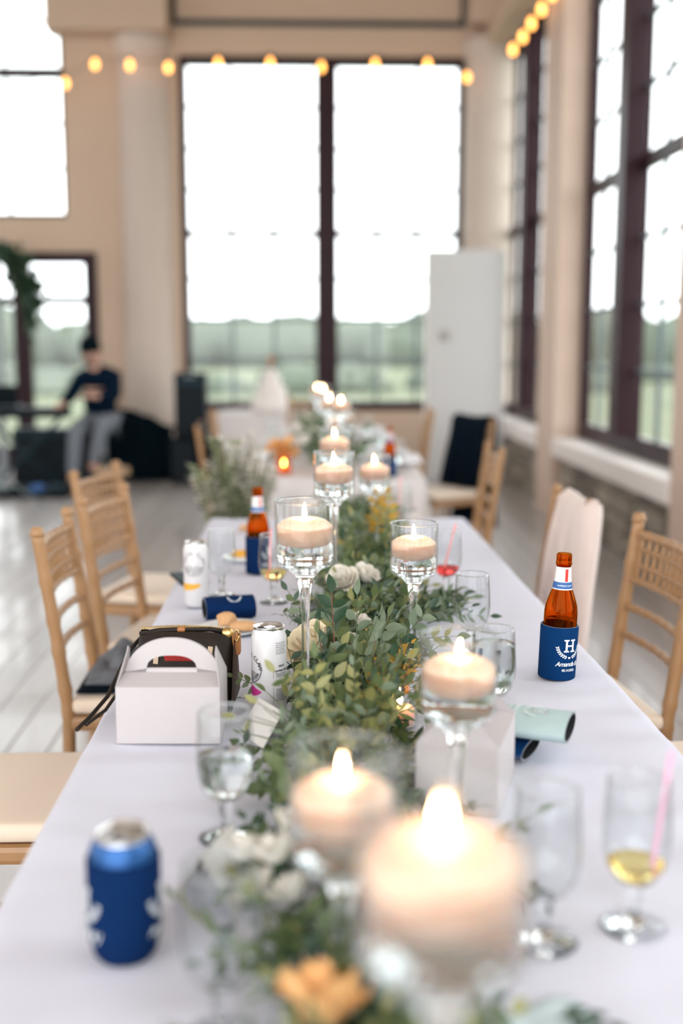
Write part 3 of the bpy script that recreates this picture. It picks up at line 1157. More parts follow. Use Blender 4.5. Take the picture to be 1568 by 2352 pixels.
def sleeve_on(x, y, label, rad, h, face, m='neoprene', z=TZ + .002, tilt=0, angs=(0,), zc=None, flare=0, rounded=0):
    t = thing('can_sleeve', label, 'can sleeve', (x, y, z), 0, 'printed foam drink sleeves')
    t.rotation_euler = (0, tilt, 0)
    b = sm()
    if rounded:
        b.lathe([(rad - .012, .012), (rad - .010, .001), (rad - .006, .006), (rad - .001, .022), (rad, .034), (rad, h - .002), (rad - .0012, h), (rad - .0035, h - .001), (rad - .0035, .034), (rad - .006, .02)], 48, close=True)
    else:
        b.lathe([(rad - .0035, .002), (rad - .001, 0), (rad, .002), (rad + flare * .6, h - .002), (rad - .001 + flare * .6, h), (rad - .0035 + flare * .6, h - .001)], 48, close=True)
    b.build('foam_body', m, t)
    if not rounded:
        sm().lathe([(rad - .0034 + flare * .6, h - .001), (rad - .0008 + flare * .6, h + .0004), (rad - .0034 + flare * .6, h + .0002)], 48, close=True).build('cut_edge', 'seam', t)
    for a in angs:
        koozie_print(t, rad + .0006, face + a, (zc if zc else h * .5))
    return t


face1 = math.atan2(-2.03, -.470)
sleeve_on(.467, 2.03, 'blue foam sleeve with white H emblem around the beer bottle on the bare cloth', .0345, .099, face1, 'neoprene_bright', tilt=R(2.2), angs=(R(36),), zc=.053, flare=.001)
beer_bottle(.468, 2.03, 'brown beer bottle with white and blue neck label in the sleeve with the H emblem', face1, R(2.0))
face2 = math.atan2(-3.03, .125)
sleeve_on(-.127, 3.03, 'navy foam sleeve around the beer bottle behind the clear footed glass', .0345, .099, face2, 'neoprene', angs=(R(60), R(-125)), zc=.048)
beer_bottle(-.127, 3.03, 'brown beer bottle behind the tall candle bowl, beside the small food plate', face2, 0)
beer_bottle(.40, 5.30, 'brown beer bottle with blue wrap on the next table beyond the gap', R(-95), 0, False)
sleeve_on(.40, 5.30, 'blue foam sleeve around the bottle on the next table', .0345, .085, R(-95), 'neoprene_bright', angs=())


def drink_can(x, y, label, r, h, body, z=TZ, slim=True, rz=0, rim='aluminium'):
    t = thing('drink_can', label, 'can', (x, y, z + .002), rz, 'drink cans')
    tr = .026 if r > .03 else .0245
    b = sm()
    b.lathe([(0, .004), (r * .72, .004), (r * .78, 0), (r * .85, .003), (r, .012), (r, h - .018), (r - .002, h - .013), (tr + .001, h - .006)], 48)
    b.build('can_body', body, t)
    b = sm()
    b.lathe([(tr + .001, h - .006), (tr, h - .003), (tr + .0015, h - .0008), (tr + .0008, h), (tr - .001, h - .001), (tr - .0018, h - .006), (tr - .004, h - .0055), (0, h - .0048)], 48)
    lid = b.build('can_lid', rim, t)
    tb_ = MB()
    tb_.bbox(-.006, .010, -.007, .007, h - .0046, h - .0030, .0007, TR(0, 0, 0, 0, 0, .8))
    tb_.build('pull_tab', rim, lid)
    op = sm()
    op.lathe([(0, h - .00465), (.0085, h - .00465), (0, h - .0046)], 20, TR(-.012, .0, 0))
    op.build('mouth_opening', 'ink', lid)
    return t


# blue-sleeved can
fc = math.atan2(-1.07, .182)
C1 = drink_can(-.183, 1.075, 'blue beer can standing inside the navy sleeve near the table edge', .0335, .128, 'can_blue', z=TZ + .004, slim=False, rz=1.2)
sleeve_on(-.183, 1.075, 'navy foam sleeve around the can near the table edge, wreath prints at its sides', .0370, .107, fc, 'neoprene', angs=(R(78), R(-80)), zc=.056, rounded=1)

def wrap_patch(name, m, parent, rad, ang, zc, top, bot):
    """printed patch between two polylines (x, z), fine enough to hug the can"""
    def at(pl, x):
        for a, c in zip(pl, pl[1:]):
            if a[0] <= x <= c[0]:
                return a[1] + (c[1] - a[1]) * (x - a[0]) / (c[0] - a[0])
        return pl[-1][1]
    b = sm()
    x0, x1 = top[0][0], top[-1][0]
    b.grid(28, 2, lambda u, v: wrap([(x0 + (x1 - x0) * u, at(bot, x0 + (x1 - x0) * u) * (1 - v) + at(top, x0 + (x1 - x0) * u) * v, .0004)], rad, ang, zc)[0])
    return b.build(name, m, parent)


# white seltzer can with round emblem
C2 = drink_can(-.060, 1.815, 'white slim seltzer can with round emblem and magenta patch behind the place card', .029, .155, 'can_white')
f2 = math.atan2(-1.815, .06)


def ring_text(txt, rad, a_mid, size, inward=False, step=None):
    out = []
    n = len(txt)
    for i, ch in enumerate(txt):
        if ch == ' ':
            continue
        a = a_mid + (-1 if not inward else 1) * (i - (n - 1) / 2) * step
        v, f = text_geo(ch, size, 0, .0004)
        rot = a - PI / 2 if not inward else a + PI / 2
        out.append(([(rad * math.cos(a) + p[0] * math.cos(rot) - p[1] * math.sin(rot), rad * math.sin(a) + p[0] * math.sin(rot) + p[1] * math.cos(rot), 0) for p in v], f))
    return out


def arc_band(r0, r1, a0, a1, n=20):
    v, f = [], []
    for k in range(n + 1):
        a = a0 + (a1 - a0) * k / n
        v += [(r0 * math.cos(a), r0 * math.sin(a), 0), (r1 * math.cos(a), r1 * math.sin(a), 0)]
    for k in range(n):
        f.append((2 * k, 2 * k + 1, 2 * k + 3, 2 * k + 2))
    return v, f


def can_emblem(parent, r, ang, zc, m, sc=1.0):
    b = MB()
    parts = ring_text('WHITE CLAW', .0195 * sc, PI / 2, .0085 * sc, False, .30)
    parts += ring_text('HARD SELTZER', .0165 * sc, -PI / 2, .0052 * sc, True, .215)
    parts.append(arc_band(.0200 * sc, .0216 * sc, R(-170), R(-10 + 12)))
    for k in range(4):
        parts.append(arc_band((.005 + k * .0025) * sc, (.006 + k * .0025) * sc, R(200), R(340), 14))
    for v, f in parts:
        b.add(wrap([(p[0], p[1], .0003) for p in v], r, ang, zc), f)
    return b.build('round_emblem', m, parent)


can_emblem(C2, .029, f2 + R(-72), .085, 'ink', 1.1)
wrap_patch('magenta_patch', 'magenta', C2, .029, f2 + R(-48), .049, [(-.022, .007), (-.008, .0075), (.004, .004), (.011, .001)], [(-.022, -.009), (-.006, -.009), (.004, -.006), (.011, -.001)])
b = MB()
for txt, size, dz in (('MADE', .0045, .092), ('Nutrition Facts', .0052, .0845)):
    v, f = text_geo(txt, size, 0, .0002)
    b.add(wrap([(p[0], p[1], .0003) for p in v], .029, f2 + R(44), dz), f)
rl = random.Random(5)


def fine_lines(b, ang, z_top, n, wid, step=.0026, hgt=.0011):
    for k in range(n):
        x0 = -wid / 2
        while x0 < wid / 2 - .001:
            L = rl.uniform(.0015, .0042)
            L = min(L, wid / 2 - x0)
            q = [(x0, 0, .0003), (x0 + L, 0, .0003), (x0 + L, hgt, .0003), (x0, hgt, .0003)]
            b.add(wrap(q, .029, ang, z_top - k * step), [(0, 1, 2, 3)])
            x0 += L + .0007


fine_lines(b, f2 + R(42), .130, 6, .020, .0035)
fine_lines(b, f2 + R(44), .0790, 3, .022)
fine_lines(b, f2 + R(42), .053, 8, .020, .0027)
for z0_, z1_ in ((.0725, .0895), (.030, .057)):
    for zz in (z0_, z1_):
        v, f = [(-.0155, 0, .0003), (.0155, 0, .0003), (.0155, .0006, .0003), (-.0155, .0006, .0003)], [(0, 1, 2, 3)]
        b.add(wrap(v, .029, f2 + R(44), zz), f)
    b.add(wrap([(-.0155, 0, .0003), (-.0149, 0, .0003), (-.0149, z1_ - z0_, .0003), (-.0155, z1_ - z0_, .0003)], .029, f2 + R(44), z0_), [(0, 1, 2, 3)])
b.build('fine_print', 'ink', C2)

C3 = drink_can(-.257, 2.63, 'white slim seltzer can with grey emblem and mango yellow band by the table edge', .029, .155, 'can_white')
f3 = math.atan2(-2.63, .257)
can_emblem(C3, .029, f3 + R(-12), .104, 'ink_grey', 1.3)
wrap_patch('mango_patch', 'mango', C3, .029, f3 + R(-14), .052, [(-.034, .007), (-.018, .006), (-.004, .006), (.012, .0065), (.019, .004)], [(-.034, -.011), (-.016, -.010), (.0, -.008), (.012, -.003), (.019, .003)])


# flattened sleeves lying down: lens-shaped tube along local x
def flat_sleeve(x, y, z, rz, L, W, H, label, m, open_gap=.6, print_m='print', roll=0):
    t = thing('can_sleeve', label, 'can sleeve', (x, y, z), rz, 'foam sleeves lying on the cloth')
    n = 40

    def prof(a, k):
        ca, sa = math.cos(a), math.sin(a)
        return (W / 2 * k * math.copysign(abs(ca) ** .9, ca), H / 2 * k * math.copysign(abs(sa) ** 1.1, sa))
    b = sm()
    b.grid(n, 14, lambda u, v: ((v - .5) * L, prof(2 * PI * u, 1)[0], H / 2 + prof(2 * PI * u, 1)[1]), wrap_u=True)
    b.build('foam_body', m, t)
    b = sm()
    q = lambda a: (prof(a, 1)[0] * .93, prof(a, 1)[1] * .82)
    b.grid(n, 6, lambda u, v: ((v - .5) * L, q(2 * PI * u)[0], H / 2 + q(2 * PI * u)[1]), wrap_u=True)
    b.build('foam_lining', 'neoprene_inside', t)
    for e in (-1, 1):
        b = sm()
        b.grid(n, 2, lambda u, v: (e * L / 2, (q(2 * PI * u)[0], prof(2 * PI * u, 1)[0])[int(v + .5)], H / 2 + (q(2 * PI * u)[1], prof(2 * PI * u, 1)[1])[int(v + .5)]), wrap_u=True)
        b.build('cut_edge', 'seam', t)
    koozie_print(t, 0, 0, 0, print_m, TR(0, 0, H + .0004, 0, 0, R(-90) + roll), 1.0) if W > .09 else None
    return t


flat_sleeve(.292, 1.635, TZ + .003, R(-30), .100, .088, .026, 'royal blue foam sleeve lying under the mint one', 'neoprene_bright')
flat_sleeve(.338, 1.628, TZ + .031, R(-23), .118, .100, .038, 'mint green foam sleeve lying on top of the blue one', 'neoprene_mint', print_m='print_mint')
K = flat_sleeve(-.172, 2.50, TZ + .003, R(14), .112, .075, .050, 'navy foam sleeve lying on its side behind the pastry plate', 'neoprene')
v, f = wreath(.015)
MB().add(v, f, TR(.008, -.0265, .0435, R(45), 0, 0) @ TR(0, .012, .0045)).build('printed_emblem', 'print', K)

# ================================================================== PLATES AND FOOD
def plate(x, y, label, r=.075):
    t = thing('plate', label, 'plate', (x, y, TZ + .002))
    sm().lathe([(0, .003), (r * .55, .003), (r * .62, .005), (r * .95, .012), (r, .0135), (r * .98, .0105), (r * .64, .0015), (r * .58, 0), (0, 0)], 48).build('plate_body', 'plate', t)
    return t


def lump(name, x, y, z, sx, sy, sz, rz, m, label, cat, seed, group=None, amp=.3):
    b = sm()
    b.add([(v.x * sx * (1 + amp * noise.noise(v * 1.8 + Vector((seed, 0, 0)))), v.y * sy * (1 + amp * noise.noise(v * 1.8 + Vector((0, seed, 0)))), max(-.55, v.z) * sz * (1 + amp * noise.noise(v * 2.2 + Vector((0, 0, seed))))) for v in iv], iff)
    o = b.build(name, m)
    o.location = (x, y, z)
    o.rotation_euler = (0, 0, rz)
    subsurf(o, 1)
    return tag(o, label, cat, group)


plate(-.160, 2.375, 'white plate with two golden pastries behind the seltzer can', .072)
lump('pastry', -.172, 2.395, TZ + .024, .026, .018, .020, .3, 'pastry', 'knobbly browned pastry bite standing on the plate', 'pastry', 3.1, None, .7)
lump('pastry', -.130, 2.362, TZ + .018, .034, .017, .014, -.1, 'pastry', 'smooth oval golden pastry lying on the plate', 'pastry', 8.4, None, .25)
plate(-.168, 3.20, 'small white plate with yellow food beside the second beer bottle', .07)
lump('food_morsel', -.180, 3.20, TZ + .020, .03, .022, .014, 0, 'mango', 'yellow food morsel on the small plate by the beer bottle', 'food', 5.2)
lump('food_morsel', -.200, 3.72, TZ + .012, .022, .02, .014, 0, 'pastry', 'brown food morsel lying at the window end of the garland table', 'food', 6.2)
for i, (px, py) in enumerate(((.44, 5.85), (-.22, 6.3), (.45, 6.6))):
    plate(px, py, ('white plate on the next table by the jacket chair', 'white plate on the next table by the chair with the black garment', 'white plate on the next table beyond the beer bottle')[i], .11)
# phone lying over the table edge
ph = thing('phone', 'black phone lying at the table edge beside the mango can', 'phone', (-.305, 2.93, TZ + .003), R(20))
MB().bbox(-.036, .036, -.07, .07, 0, .008, .003).build('phone_case', 'equip_black', ph)
MB().box(-.033, .033, -.066, .066, .0081, .0084).build('phone_screen', 'equip_teal', ph)


# ================================================================== PLACE CARDS
def tent_card(x, y, rz, w_, h_, label, spread=.035, z=TZ + .002):
    t = thing('place_card', label, 'card', (x, y, z), rz, 'folded tent place cards')
    for s in (-1, 1):
        b = MB()
        b.add([(-w_ / 2, s * spread, 0), (w_ / 2, s * spread, 0), (w_ / 2, s * .0004, h_), (-w_ / 2, s * .0004, h_),
               (-w_ / 2, s * (spread - .0012), 0), (w_ / 2, s * (spread - .0012), 0), (w_ / 2, s * .0001, h_ - .001), (-w_ / 2, s * .0001, h_ - .001)],
              [(0, 1, 2, 3), (7, 6, 5, 4), (0, 4, 5, 1), (1, 5, 6, 2), (2, 6, 7, 3), (3, 7, 4, 0)])
        b.build('card_leaf', 'card', t)
    return t


tent_card(-.055, 1.715, R(118), .085, .052, 'blank white tent card before the seltzer can at the garland edge')
tc = tent_card(-.100, 1.20, R(72), .09, .065, 'white tent card behind the empty glass before the white blossoms', .04)
v = [(.0045 * math.cos(2 * PI * k / 14), .0032 * math.sin(2 * PI * k / 14), 0) for k in range(14)]
MB().add(v, [tuple(range(14))], TR(-.012, -.0212, .032, R(58), 0, 0)).build('blue_mark', 'napkin_blue', tc)


# ================================================================== GABLE BOXES
def gable_box(x, y, rz, label):
    t = thing('gable_box', label, 'box', (x, y, TZ + .002), rz, 'white gable favour boxes')
    w_, d_, h_ = .080, .055, .090
    th = .0012
    b = MB()
    b.box(-w_, w_, -d_, -d_ + th, 0, h_)
    b.box(-w_, w_, d_ - th, d_, 0, h_)
    b.box(-w_, -w_ + th, -d_ + th, d_ - th, 0, h_)
    b.box(w_ - th, w_, -d_ + th, d_ - th, 0, h_)
    b.box(-w_ + th, w_ - th, -d_ + th, d_ - th, 0, th)
    b.build('box_body', 'card_box', t)
    zr = .099
    for s in (-1, 1):
        b = MB()
        v0 = [(-w_, s * d_, h_), (w_, s * d_, h_), (w_ * .94, s * .003, zr), (-w_ * .94, s * .003, zr)]
        b.add(v0 + [(p[0], p[1] - s * th, p[2] - th) for p in v0], [(0, 1, 2, 3), (7, 6, 5, 4), (0, 4, 5, 1), (1, 5, 6, 2), (2, 6, 7, 3), (3, 7, 4, 0)])
        b.build('roof_panel', 'card_box', t)
        # arched handle panel with a lens-shaped slot
        b = MB()
        N = 32
        outer, inner = [], []
        for k in range(N + 1):
            u = k / N
            xx = -w_ * .94 + 2 * w_ * .94 * u
            q = abs(2 * u - 1)
            zz = zr + .055 * math.sqrt(max(0, 1 - q ** 2.2))
            outer.append((xx * (1 - .10 * (zz - zr) / .055), zz))
            xi = (-.040 + .080 * u) - .001
            inner.append((xi, zr + .006 + .021 * math.sqrt(max(0, 1 - q ** 2.6))))
        for yy in (s * .0030, s * .0018):
            vs = []
            for (ox, oz), (ix, iz) in zip(outer, inner):
                vs += [(ox, yy, oz), (ix, yy, iz)]
            fs = [(2 * k, 2 * k + 2, 2 * k + 3, 2 * k + 1) for k in range(N)]
            o_ = len(vs)
            for k in range(N + 1):
                vs += [(outer[k][0] if k in (0, N) else inner[k][0], yy, zr), (inner[k][0], yy, zr + .006)]
            fs += [(o_ + 2 * k, o_ + 2 * k + 1, o_ + 2 * k + 3, o_ + 2 * k + 2) for k in range(N)]
            vs += [(-w_ * .94, yy, zr), (inner[0][0], yy, zr + .006), (inner[0][0], yy, zr), (w_ * .94, yy, zr), (inner[-1][0], yy, zr + .006), (inner[-1][0], yy, zr)]
            e = len(vs) - 6
            fs += [(e, e + 1, e + 2), (e + 3, e + 5, e + 4), (0, 1, e), (2 * N, e + 3, 2 * N + 1)]
            b.add(vs, fs)
        b.build('handle_panel', 'card_box', t)
        # side gusset flap
        b = MB()
        xs = s * w_
        v0 = [(xs, -d_, h_), (xs, d_, h_), (xs - s * .010, .014, zr + .034), (xs - s * .010, -.014, zr + .034)]
        v0.insert(3, (xs - s * .010, 0, zr + .042))
        b.add(v0 + [(p[0] - s * th, p[1], p[2]) for p in v0], [(0, 1, 2, 3, 4), (9, 8, 7, 6, 5)] + [(k, 5 + k, 5 + (k + 1) % 5, (k + 1) % 5) for k in range(5)])
        b.build('side_gusset', 'card_box', t)
    return t


gable_box(-.210, 1.742, R(-2), 'white gable box with arched handle standing before the brown handbag')
gable_box(.222, 1.49, R(72), 'white gable box turned end on behind a medium candle bowl')

# ================================================================== HANDBAG
hb = thing('handbag', 'dark brown canvas handbag with tan tabs and a red car patch behind the gable box', 'handbag', (-.205, 1.905, TZ + .003), R(-3))


def bag_sec(v):
    # cross-section half depth by height
    return .062 * (1 - v) ** .7 + .012


b = sm()
WB, HB = .084, .120


def bagf(u, v):
    a = 2 * PI * u
    ca, sa = math.cos(a), math.sin(a)
    wx = WB * (1 - .06 * v + .06 * math.sin(v * PI))
    dy = bag_sec(v)
    p = .35
    return (wx * math.copysign(abs(ca) ** p, ca), dy * math.copysign(abs(sa) ** .6, sa), v * HB + .004 * math.sin(a * 3) * v)


b.grid(64, 14, bagf, wrap_u=True)
b.build('bag_body', 'bag_canvas', hb)
b = sm()
b.grid(24, 8, lambda u, v: (WB * 1.002 + .004 * math.sin(u * PI) * math.sin(v * PI), (u - .5) * 2 * bag_sec(v) * .96, v * HB * .98))
b.build('bag_side', 'bag_side', hb)
b = sm()
b.tube([(-WB * .95, 0, HB - .004), (-WB * .5, 0, HB + .003), (0, 0, HB + .005), (WB * .5, 0, HB + .006), (WB * .9, 0, HB + .001)], .005, 8)
ze = b.build('zip_edge', 'bag_canvas', hb)
b = MB()
for k in range(48):
    u = k / 47
    b.box(-WB * .9 + WB * 1.75 * u - .0009, -WB * .9 + WB * 1.75 * u + .0009, -.003, .003, HB + .005 + .004 * math.sin(u * PI), HB + .0085 + .004 * math.sin(u * PI))
b.build('zip_teeth', 'gold', ze)
sm().lathe([(0, -.003), (.009, -.002), (.010, 0), (.009, .002), (0, .003)], 20, TR(WB * .86, -.006, HB + .001, R(70), 0, 0)).build('zip_pull', 'gold', ze)
for xx, zz in ((WB * 1.02, HB - .012), (-WB * .1, HB + .008)):
    MB().bbox(xx - .006, xx + .008, -.010, .010, zz - .026 if xx > .05 else zz - .006, zz + .012 if xx > .05 else zz + .002, .003).build('leather_tab', 'leather_tan', hb)
sm().tube([(WB * 1.05 + .004 * math.cos(a), -.012, HB - .002 + .010 * math.sin(a)) for a in [2 * PI * k / 14 for k in range(15)]], .0016, 6).build('ring', 'gold', hb)
MB().bbox(.028, .044, -.024, -.0185, HB - .036, HB - .018, .002, TR(0, .006, .008)).build('leather_tab', 'leather_tan', hb)
# strap over the table edge
sp = sm()
sp.tube([(-WB * .95, .01, HB - .012), (-WB * 1.15, -.01, .09), (-.128, -.05, .02), (-.142, -.11, .006), (-.150, -.17, .004)], .0035, 8)
sp.tube([(-WB * .95, .0, HB - .03), (-WB * 1.08, -.05, .055), (-.122, -.09, .010), (-.140, -.15, .005)], .003, 8)
sp.build('strap', 'bag_canvas', hb)
# generic patches seen through the slot
yq = -bag_sec(.62) - .0035
b = MB()
b.cur = 0
b.add([(-.034, 0, -.012), (.030, 0, -.012), (.034, 0, -.002), (.020, 0, .004), (.010, 0, .016), (-.008, 0, .016), (-.020, 0, .004), (-.036, 0, -.002)], [tuple(range(8))])
b.cur = 1
b.add([(-.014, -.0006, .004), (.006, -.0006, .004), (.004, -.0006, .012), (-.006, -.0006, .012)], [(0, 1, 2, 3)])
b.build('car_patch', ['patch_red', 'patch_teal'], hb).location = (.004, yq + .004, .093)
b = MB()
for xx in (-.048, .042):
    b.box(xx - .004, xx + .004, 0, .001, -.022, .018, TR(0, 0, 0, 0, R(6), 0))
b.tube([(.034, -.0008, -.002), (.024, -.0008, .010), (.012, -.0008, .019), (-.010, -.0008, .019), (-.024, -.0008, .006), (-.038, -.0008, .0)], .0014, 5)
b.build('patch_outline', 'patch_cream', hb).location = (.004, yq + .003, .093)
# ================================================================== GARLAND
rg = random.Random(21)


def leaf_geo(L, W, fold=.25, droop=.15, n=5):
    v, f = [], []
    for k in range(n + 1):
        u = k / n
        wv = W * math.sin(PI * min(1, u ** .85)) * .5 if 0 < k < n else 0
        zc = -droop * L * u * u
        if k in (0, n):
            v.append((L * u, 0, zc))
        else:
            v += [(L * u, -wv, zc + fold * wv), (L * u, 0, zc), (L * u, wv, zc + fold * wv)]
    idx = [[0]] + [[1 + 3 * k, 2 + 3 * k, 3 + 3 * k] for k in range(n - 1)] + [[1 + 3 * (n - 1)]]
    for a, c in zip(idx, idx[1:]):
        if len(a) == 1:
            f += [(a[0], c[0], c[1]), (a[0], c[1], c[2])]
        elif len(c) == 1:
            f += [(a[0], c[0], a[1]), (a[1], c[0], a[2])]
        else:
            f += [(a[0], c[0], c[1], a[1]), (a[1], c[1], c[2], a[2])]
    return v, f


LEAVES = []     # (matrix, material) of unit-size leaves
STEMS = {'stem_red': sm(), 'stem_green': sm()}
LEAF_W = .50
# room left free around blooms, cards and cans so that the leaves part there
KEEP = [((.078, 2.40, TZ + .085), .045), ((.118, 2.40, TZ + .095), .042), ((.018, 1.88, TZ + .085), .040), ((.095, 2.02, TZ + .10), .024),
        ((-.055, 1.715, TZ + .03), .052), ((-.055, 1.67, TZ + .05), .045), ((-.060, 1.815, TZ + .06), .042), ((-.060, 1.815, TZ + .12), .045), ((.005, .86, TZ + .06), .05),
        ((-.03, 1.08, TZ + .08), .06), ((.222, 1.49, TZ + .07), .085), ((.150, 1.74, TZ + .06), .04), ((.05, 2.45, TZ + .07), .04), ((-.10, 1.345, TZ + .1), .05)]


for (kx, ky, kz, kr) in ((-.055, 1.715, TZ + .03, .045), (.083, 2.43, TZ + .11, .042), (.125, 2.44, TZ + .12, .038), (.02, 1.92, TZ + .10, .036), (-.060, 1.815, TZ + .11, .036), (.10, 2.06, TZ + .10, .022)):
    for t_ in (.97, .94, .91, .87):
        KEEP.append(((kx * t_, ky * t_, 1.36 + (kz - 1.36) * t_), kr * t_))


def sprig(base, d, length, n, L, m, stem='stem_green', pairs=True, r=.0014, curl=.25, width=None, spread=55):
    base, d = Vector(base), Vector(d).normalized()
    side = d.cross(Vector((0, 0, 1)))
    side = side.normalized() if side.length > .05 else Vector((1, 0, 0))
    side = Matrix.Rotation(rg.uniform(0, 2 * PI), 3, d) @ side
    bend = Vector((rg.uniform(-1, 1), rg.uniform(-1, 1), rg.uniform(-.7, .3))) * curl
    pts = []
    for k in range(7):
        u = k / 6
        pts.append(base + d * length * u + bend * length * u * u * .6)
    STEMS[stem].tube(pts, [r * (1 - .6 * k / 6) for k in range(7)], 5)
    for k in range(n):
        u = .18 + .82 * k / max(1, n - 1)
        i = min(5, int(u * 6))
        p = pts[i].lerp(pts[i + 1], u * 6 - i)
        t = (pts[i + 1] - pts[i]).normalized()
        sides = (1, -1) if pairs else ((1,) if k % 2 else (-1,))
        if k == n - 1:
            sides = (0,)
        for s in sides:
            sd = Matrix.Rotation(rg.uniform(-.5, .5), 3, t) @ side
            ang = R(spread + rg.uniform(-14, 14)) if s else 0
            ax = (t * math.cos(ang) + sd * math.sin(ang) * (s or 1)).normalized()
            nrm = t.cross(sd).normalized()
            nrm = (nrm + Vector((rg.uniform(-.4, .4), rg.uniform(-.4, .4), .5 + rg.uniform(-.3, .3)))).normalized()
            yy = nrm.cross(ax).normalized()
            zz = ax.cross(yy)
            sc = L * rg.uniform(.75, 1.15) * (1 - .25 * u)
            wd = (width or 1) * rg.uniform(.85, 1.15)
            M = Matrix(((ax.x * sc, yy.x * sc * wd, zz.x * sc, p.x), (ax.y * sc, yy.y * sc * wd, zz.y * sc, p.y), (ax.z * sc, yy.z * sc * wd, zz.z * sc, p.z), (0, 0, 0, 1)))
            mm = m if isinstance(m, str) else rg.choice(m)
            if any((p + ax * sc * .6 - Vector(kc)).length < kr for kc, kr in KEEP):
                continue
            # keep leaves above the cloth
            tip = p + ax * sc
            if tip.z < TZ + .006:
                M[2][3] += TZ + .006 - tip.z
            LEAVES.append((M, mm, sc, p.copy()))


def core(y):
    pts = [(.5, .09), (.9, .03), (1.2, .035), (1.6, .065), (1.9, .075), (2.2, .10), (2.6, .14), (3.1, .165), (4.0, .17)]
    for a, c in zip(pts, pts[1:]):
        if a[0] <= y <= c[0]:
            return a[1] + (c[1] - a[1]) * (y - a[0]) / (c[0] - a[0])
    return pts[-1][1]


# bulk
GREENS = ['leaf_deep', 'leaf_mid', 'leaf_mid', 'leaf_pale', 'leaf_lime']
for k in range(640):
    y = rg.uniform(.72, 3.92)
    hw = .085 if y < 1.45 else (.10 if y < 2.1 else .085)
    off = rg.gauss(0, .5) * hw
    x = core(y) + off
    zz = TZ + .012 + rg.random() ** 1.4 * .055 * (1 - min(1, abs(off) / .13) * .6)
    d = Vector((off * 5 + rg.uniform(-.6, .6), rg.uniform(-1, .7), rg.uniform(-.05, .75)))
    kind = rg.random()
    if kind < .45:
        sprig((x, y, zz), d, rg.uniform(.05, .10), 5, rg.uniform(.022, .033), ['leaf_deep', 'leaf_mid', 'leaf_mid'], width=1.0)
    elif kind < .85:
        sprig((x, y, zz), d, rg.uniform(.07, .13), 5, rg.uniform(.032, .048), GREENS, width=.95)
    else:
        sprig((x, y, zz), d, rg.uniform(.06, .11), 7, rg.uniform(.022, .034), ['leaf_pale', 'leaf_mid'], width=.5)
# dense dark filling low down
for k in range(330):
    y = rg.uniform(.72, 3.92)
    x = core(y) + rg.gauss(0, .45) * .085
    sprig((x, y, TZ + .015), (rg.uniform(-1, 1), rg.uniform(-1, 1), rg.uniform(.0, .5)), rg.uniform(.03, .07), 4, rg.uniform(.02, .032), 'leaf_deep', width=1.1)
# upright leafy sprays in the focus zone
for (bx, by, dx, dy, dz, ln, n, L, m, st) in [
    (.052, 1.845, -.06, -.03, 1, .155, 6, .042, ['leaf_mid', 'leaf_deep', 'leaf_mid', 'leaf_pale'], 'stem_red'),
    (.030, 1.83, -.05, -.02, 1, .11, 5, .034, ['leaf_deep', 'leaf_mid'], 'stem_red'),
    (.085, 1.86, .25, -.1, 1, .12, 5, .040, ['leaf_pale', 'leaf_mid'], 'stem_green'),
    (.110, 1.90, .35, .0, 1, .11, 5, .045, ['leaf_pale', 'leaf_mid'], 'stem_green'),
    (.125, 1.97, .5, .05, .9, .13, 6, .040, ['leaf_pale', 'leaf_mid'], 'stem_green'),
    (.07, 1.78, -.3, -.3, .9, .10, 5, .036, ['leaf_deep', 'leaf_mid'], 'stem_green'),
    (.10, 1.72, .3, -.3, .8, .10, 5, .036, ['leaf_deep', 'leaf_mid'], 'stem_green'),
    (.14, 1.84, .8, -.1, .7, .10, 5, .038, ['leaf_mid'], 'stem_green'),
    (.09, 1.93, .0, .2, 1, .13, 6, .038, ['leaf_mid', 'leaf_pale'], 'stem_green'),
    (.15, 2.02, .7, .2, .6, .12, 5, .040, ['leaf_pale', 'leaf_deep'], 'stem_green'),
    (.06, 1.66, -.5, -.3, .8, .11, 5, .036, ['leaf_mid'], 'stem_green'),
    (.04, 1.70, -.2, .2, 1, .12, 6, .036, ['leaf_mid', 'leaf_deep'], 'stem_green'),
]:
    sprig((bx, by, TZ + .05), (dx, dy, dz), ln, n, L, m, st, r=.0018, curl=.12, width=1.05)
# soft lime sprays before the seltzer can
for k in range(16):
    sprig((rg.uniform(.02, .095), rg.uniform(1.42, 1.62), TZ + .045), (rg.uniform(-.7, .35), rg.uniform(-.4, .2), rg.uniform(.5, 1)), rg.uniform(.09, .14), 6, rg.uniform(.026, .036), ['leaf_lime', 'leaf_lime', 'leaf_mid', 'leaf_pale'], curl=.3)
for k in range(5):
    sprig((.0, 1.55, TZ + .06), (-1, rg.uniform(-.2, .3), rg.uniform(.3, 1)), rg.uniform(.07, .10), 5, .030, ['leaf_lime', 'leaf_mid'], curl=.3)
# orange autumn leaves
for k in range(17):
    sprig((rg.uniform(.10, .155), rg.uniform(1.68, 1.86), TZ + rg.uniform(.02, .07)), (rg.uniform(-.2, .6), rg.uniform(-.6, .2), rg.uniform(.2, 1)), rg.uniform(.05, .09), 5, rg.uniform(.012, .024), ['leaf_orange', 'leaf_gold', 'leaf_gold', 'leaf_mid', 'leaf_mid'], 'stem_red', r=.001)
# yellow leaved sprig further along
for k in range(9):
    sprig((rg.uniform(.185, .225), rg.uniform(3.0, 3.2), TZ + rg.uniform(.06, .12)), (rg.uniform(-.2, .3), rg.uniform(-.3, .1), 1), rg.uniform(.08, .12), 5, rg.uniform(.03, .042), ['leaf_gold', 'leaf_lime', 'leaf_gold'], curl=.15, width=1.0)
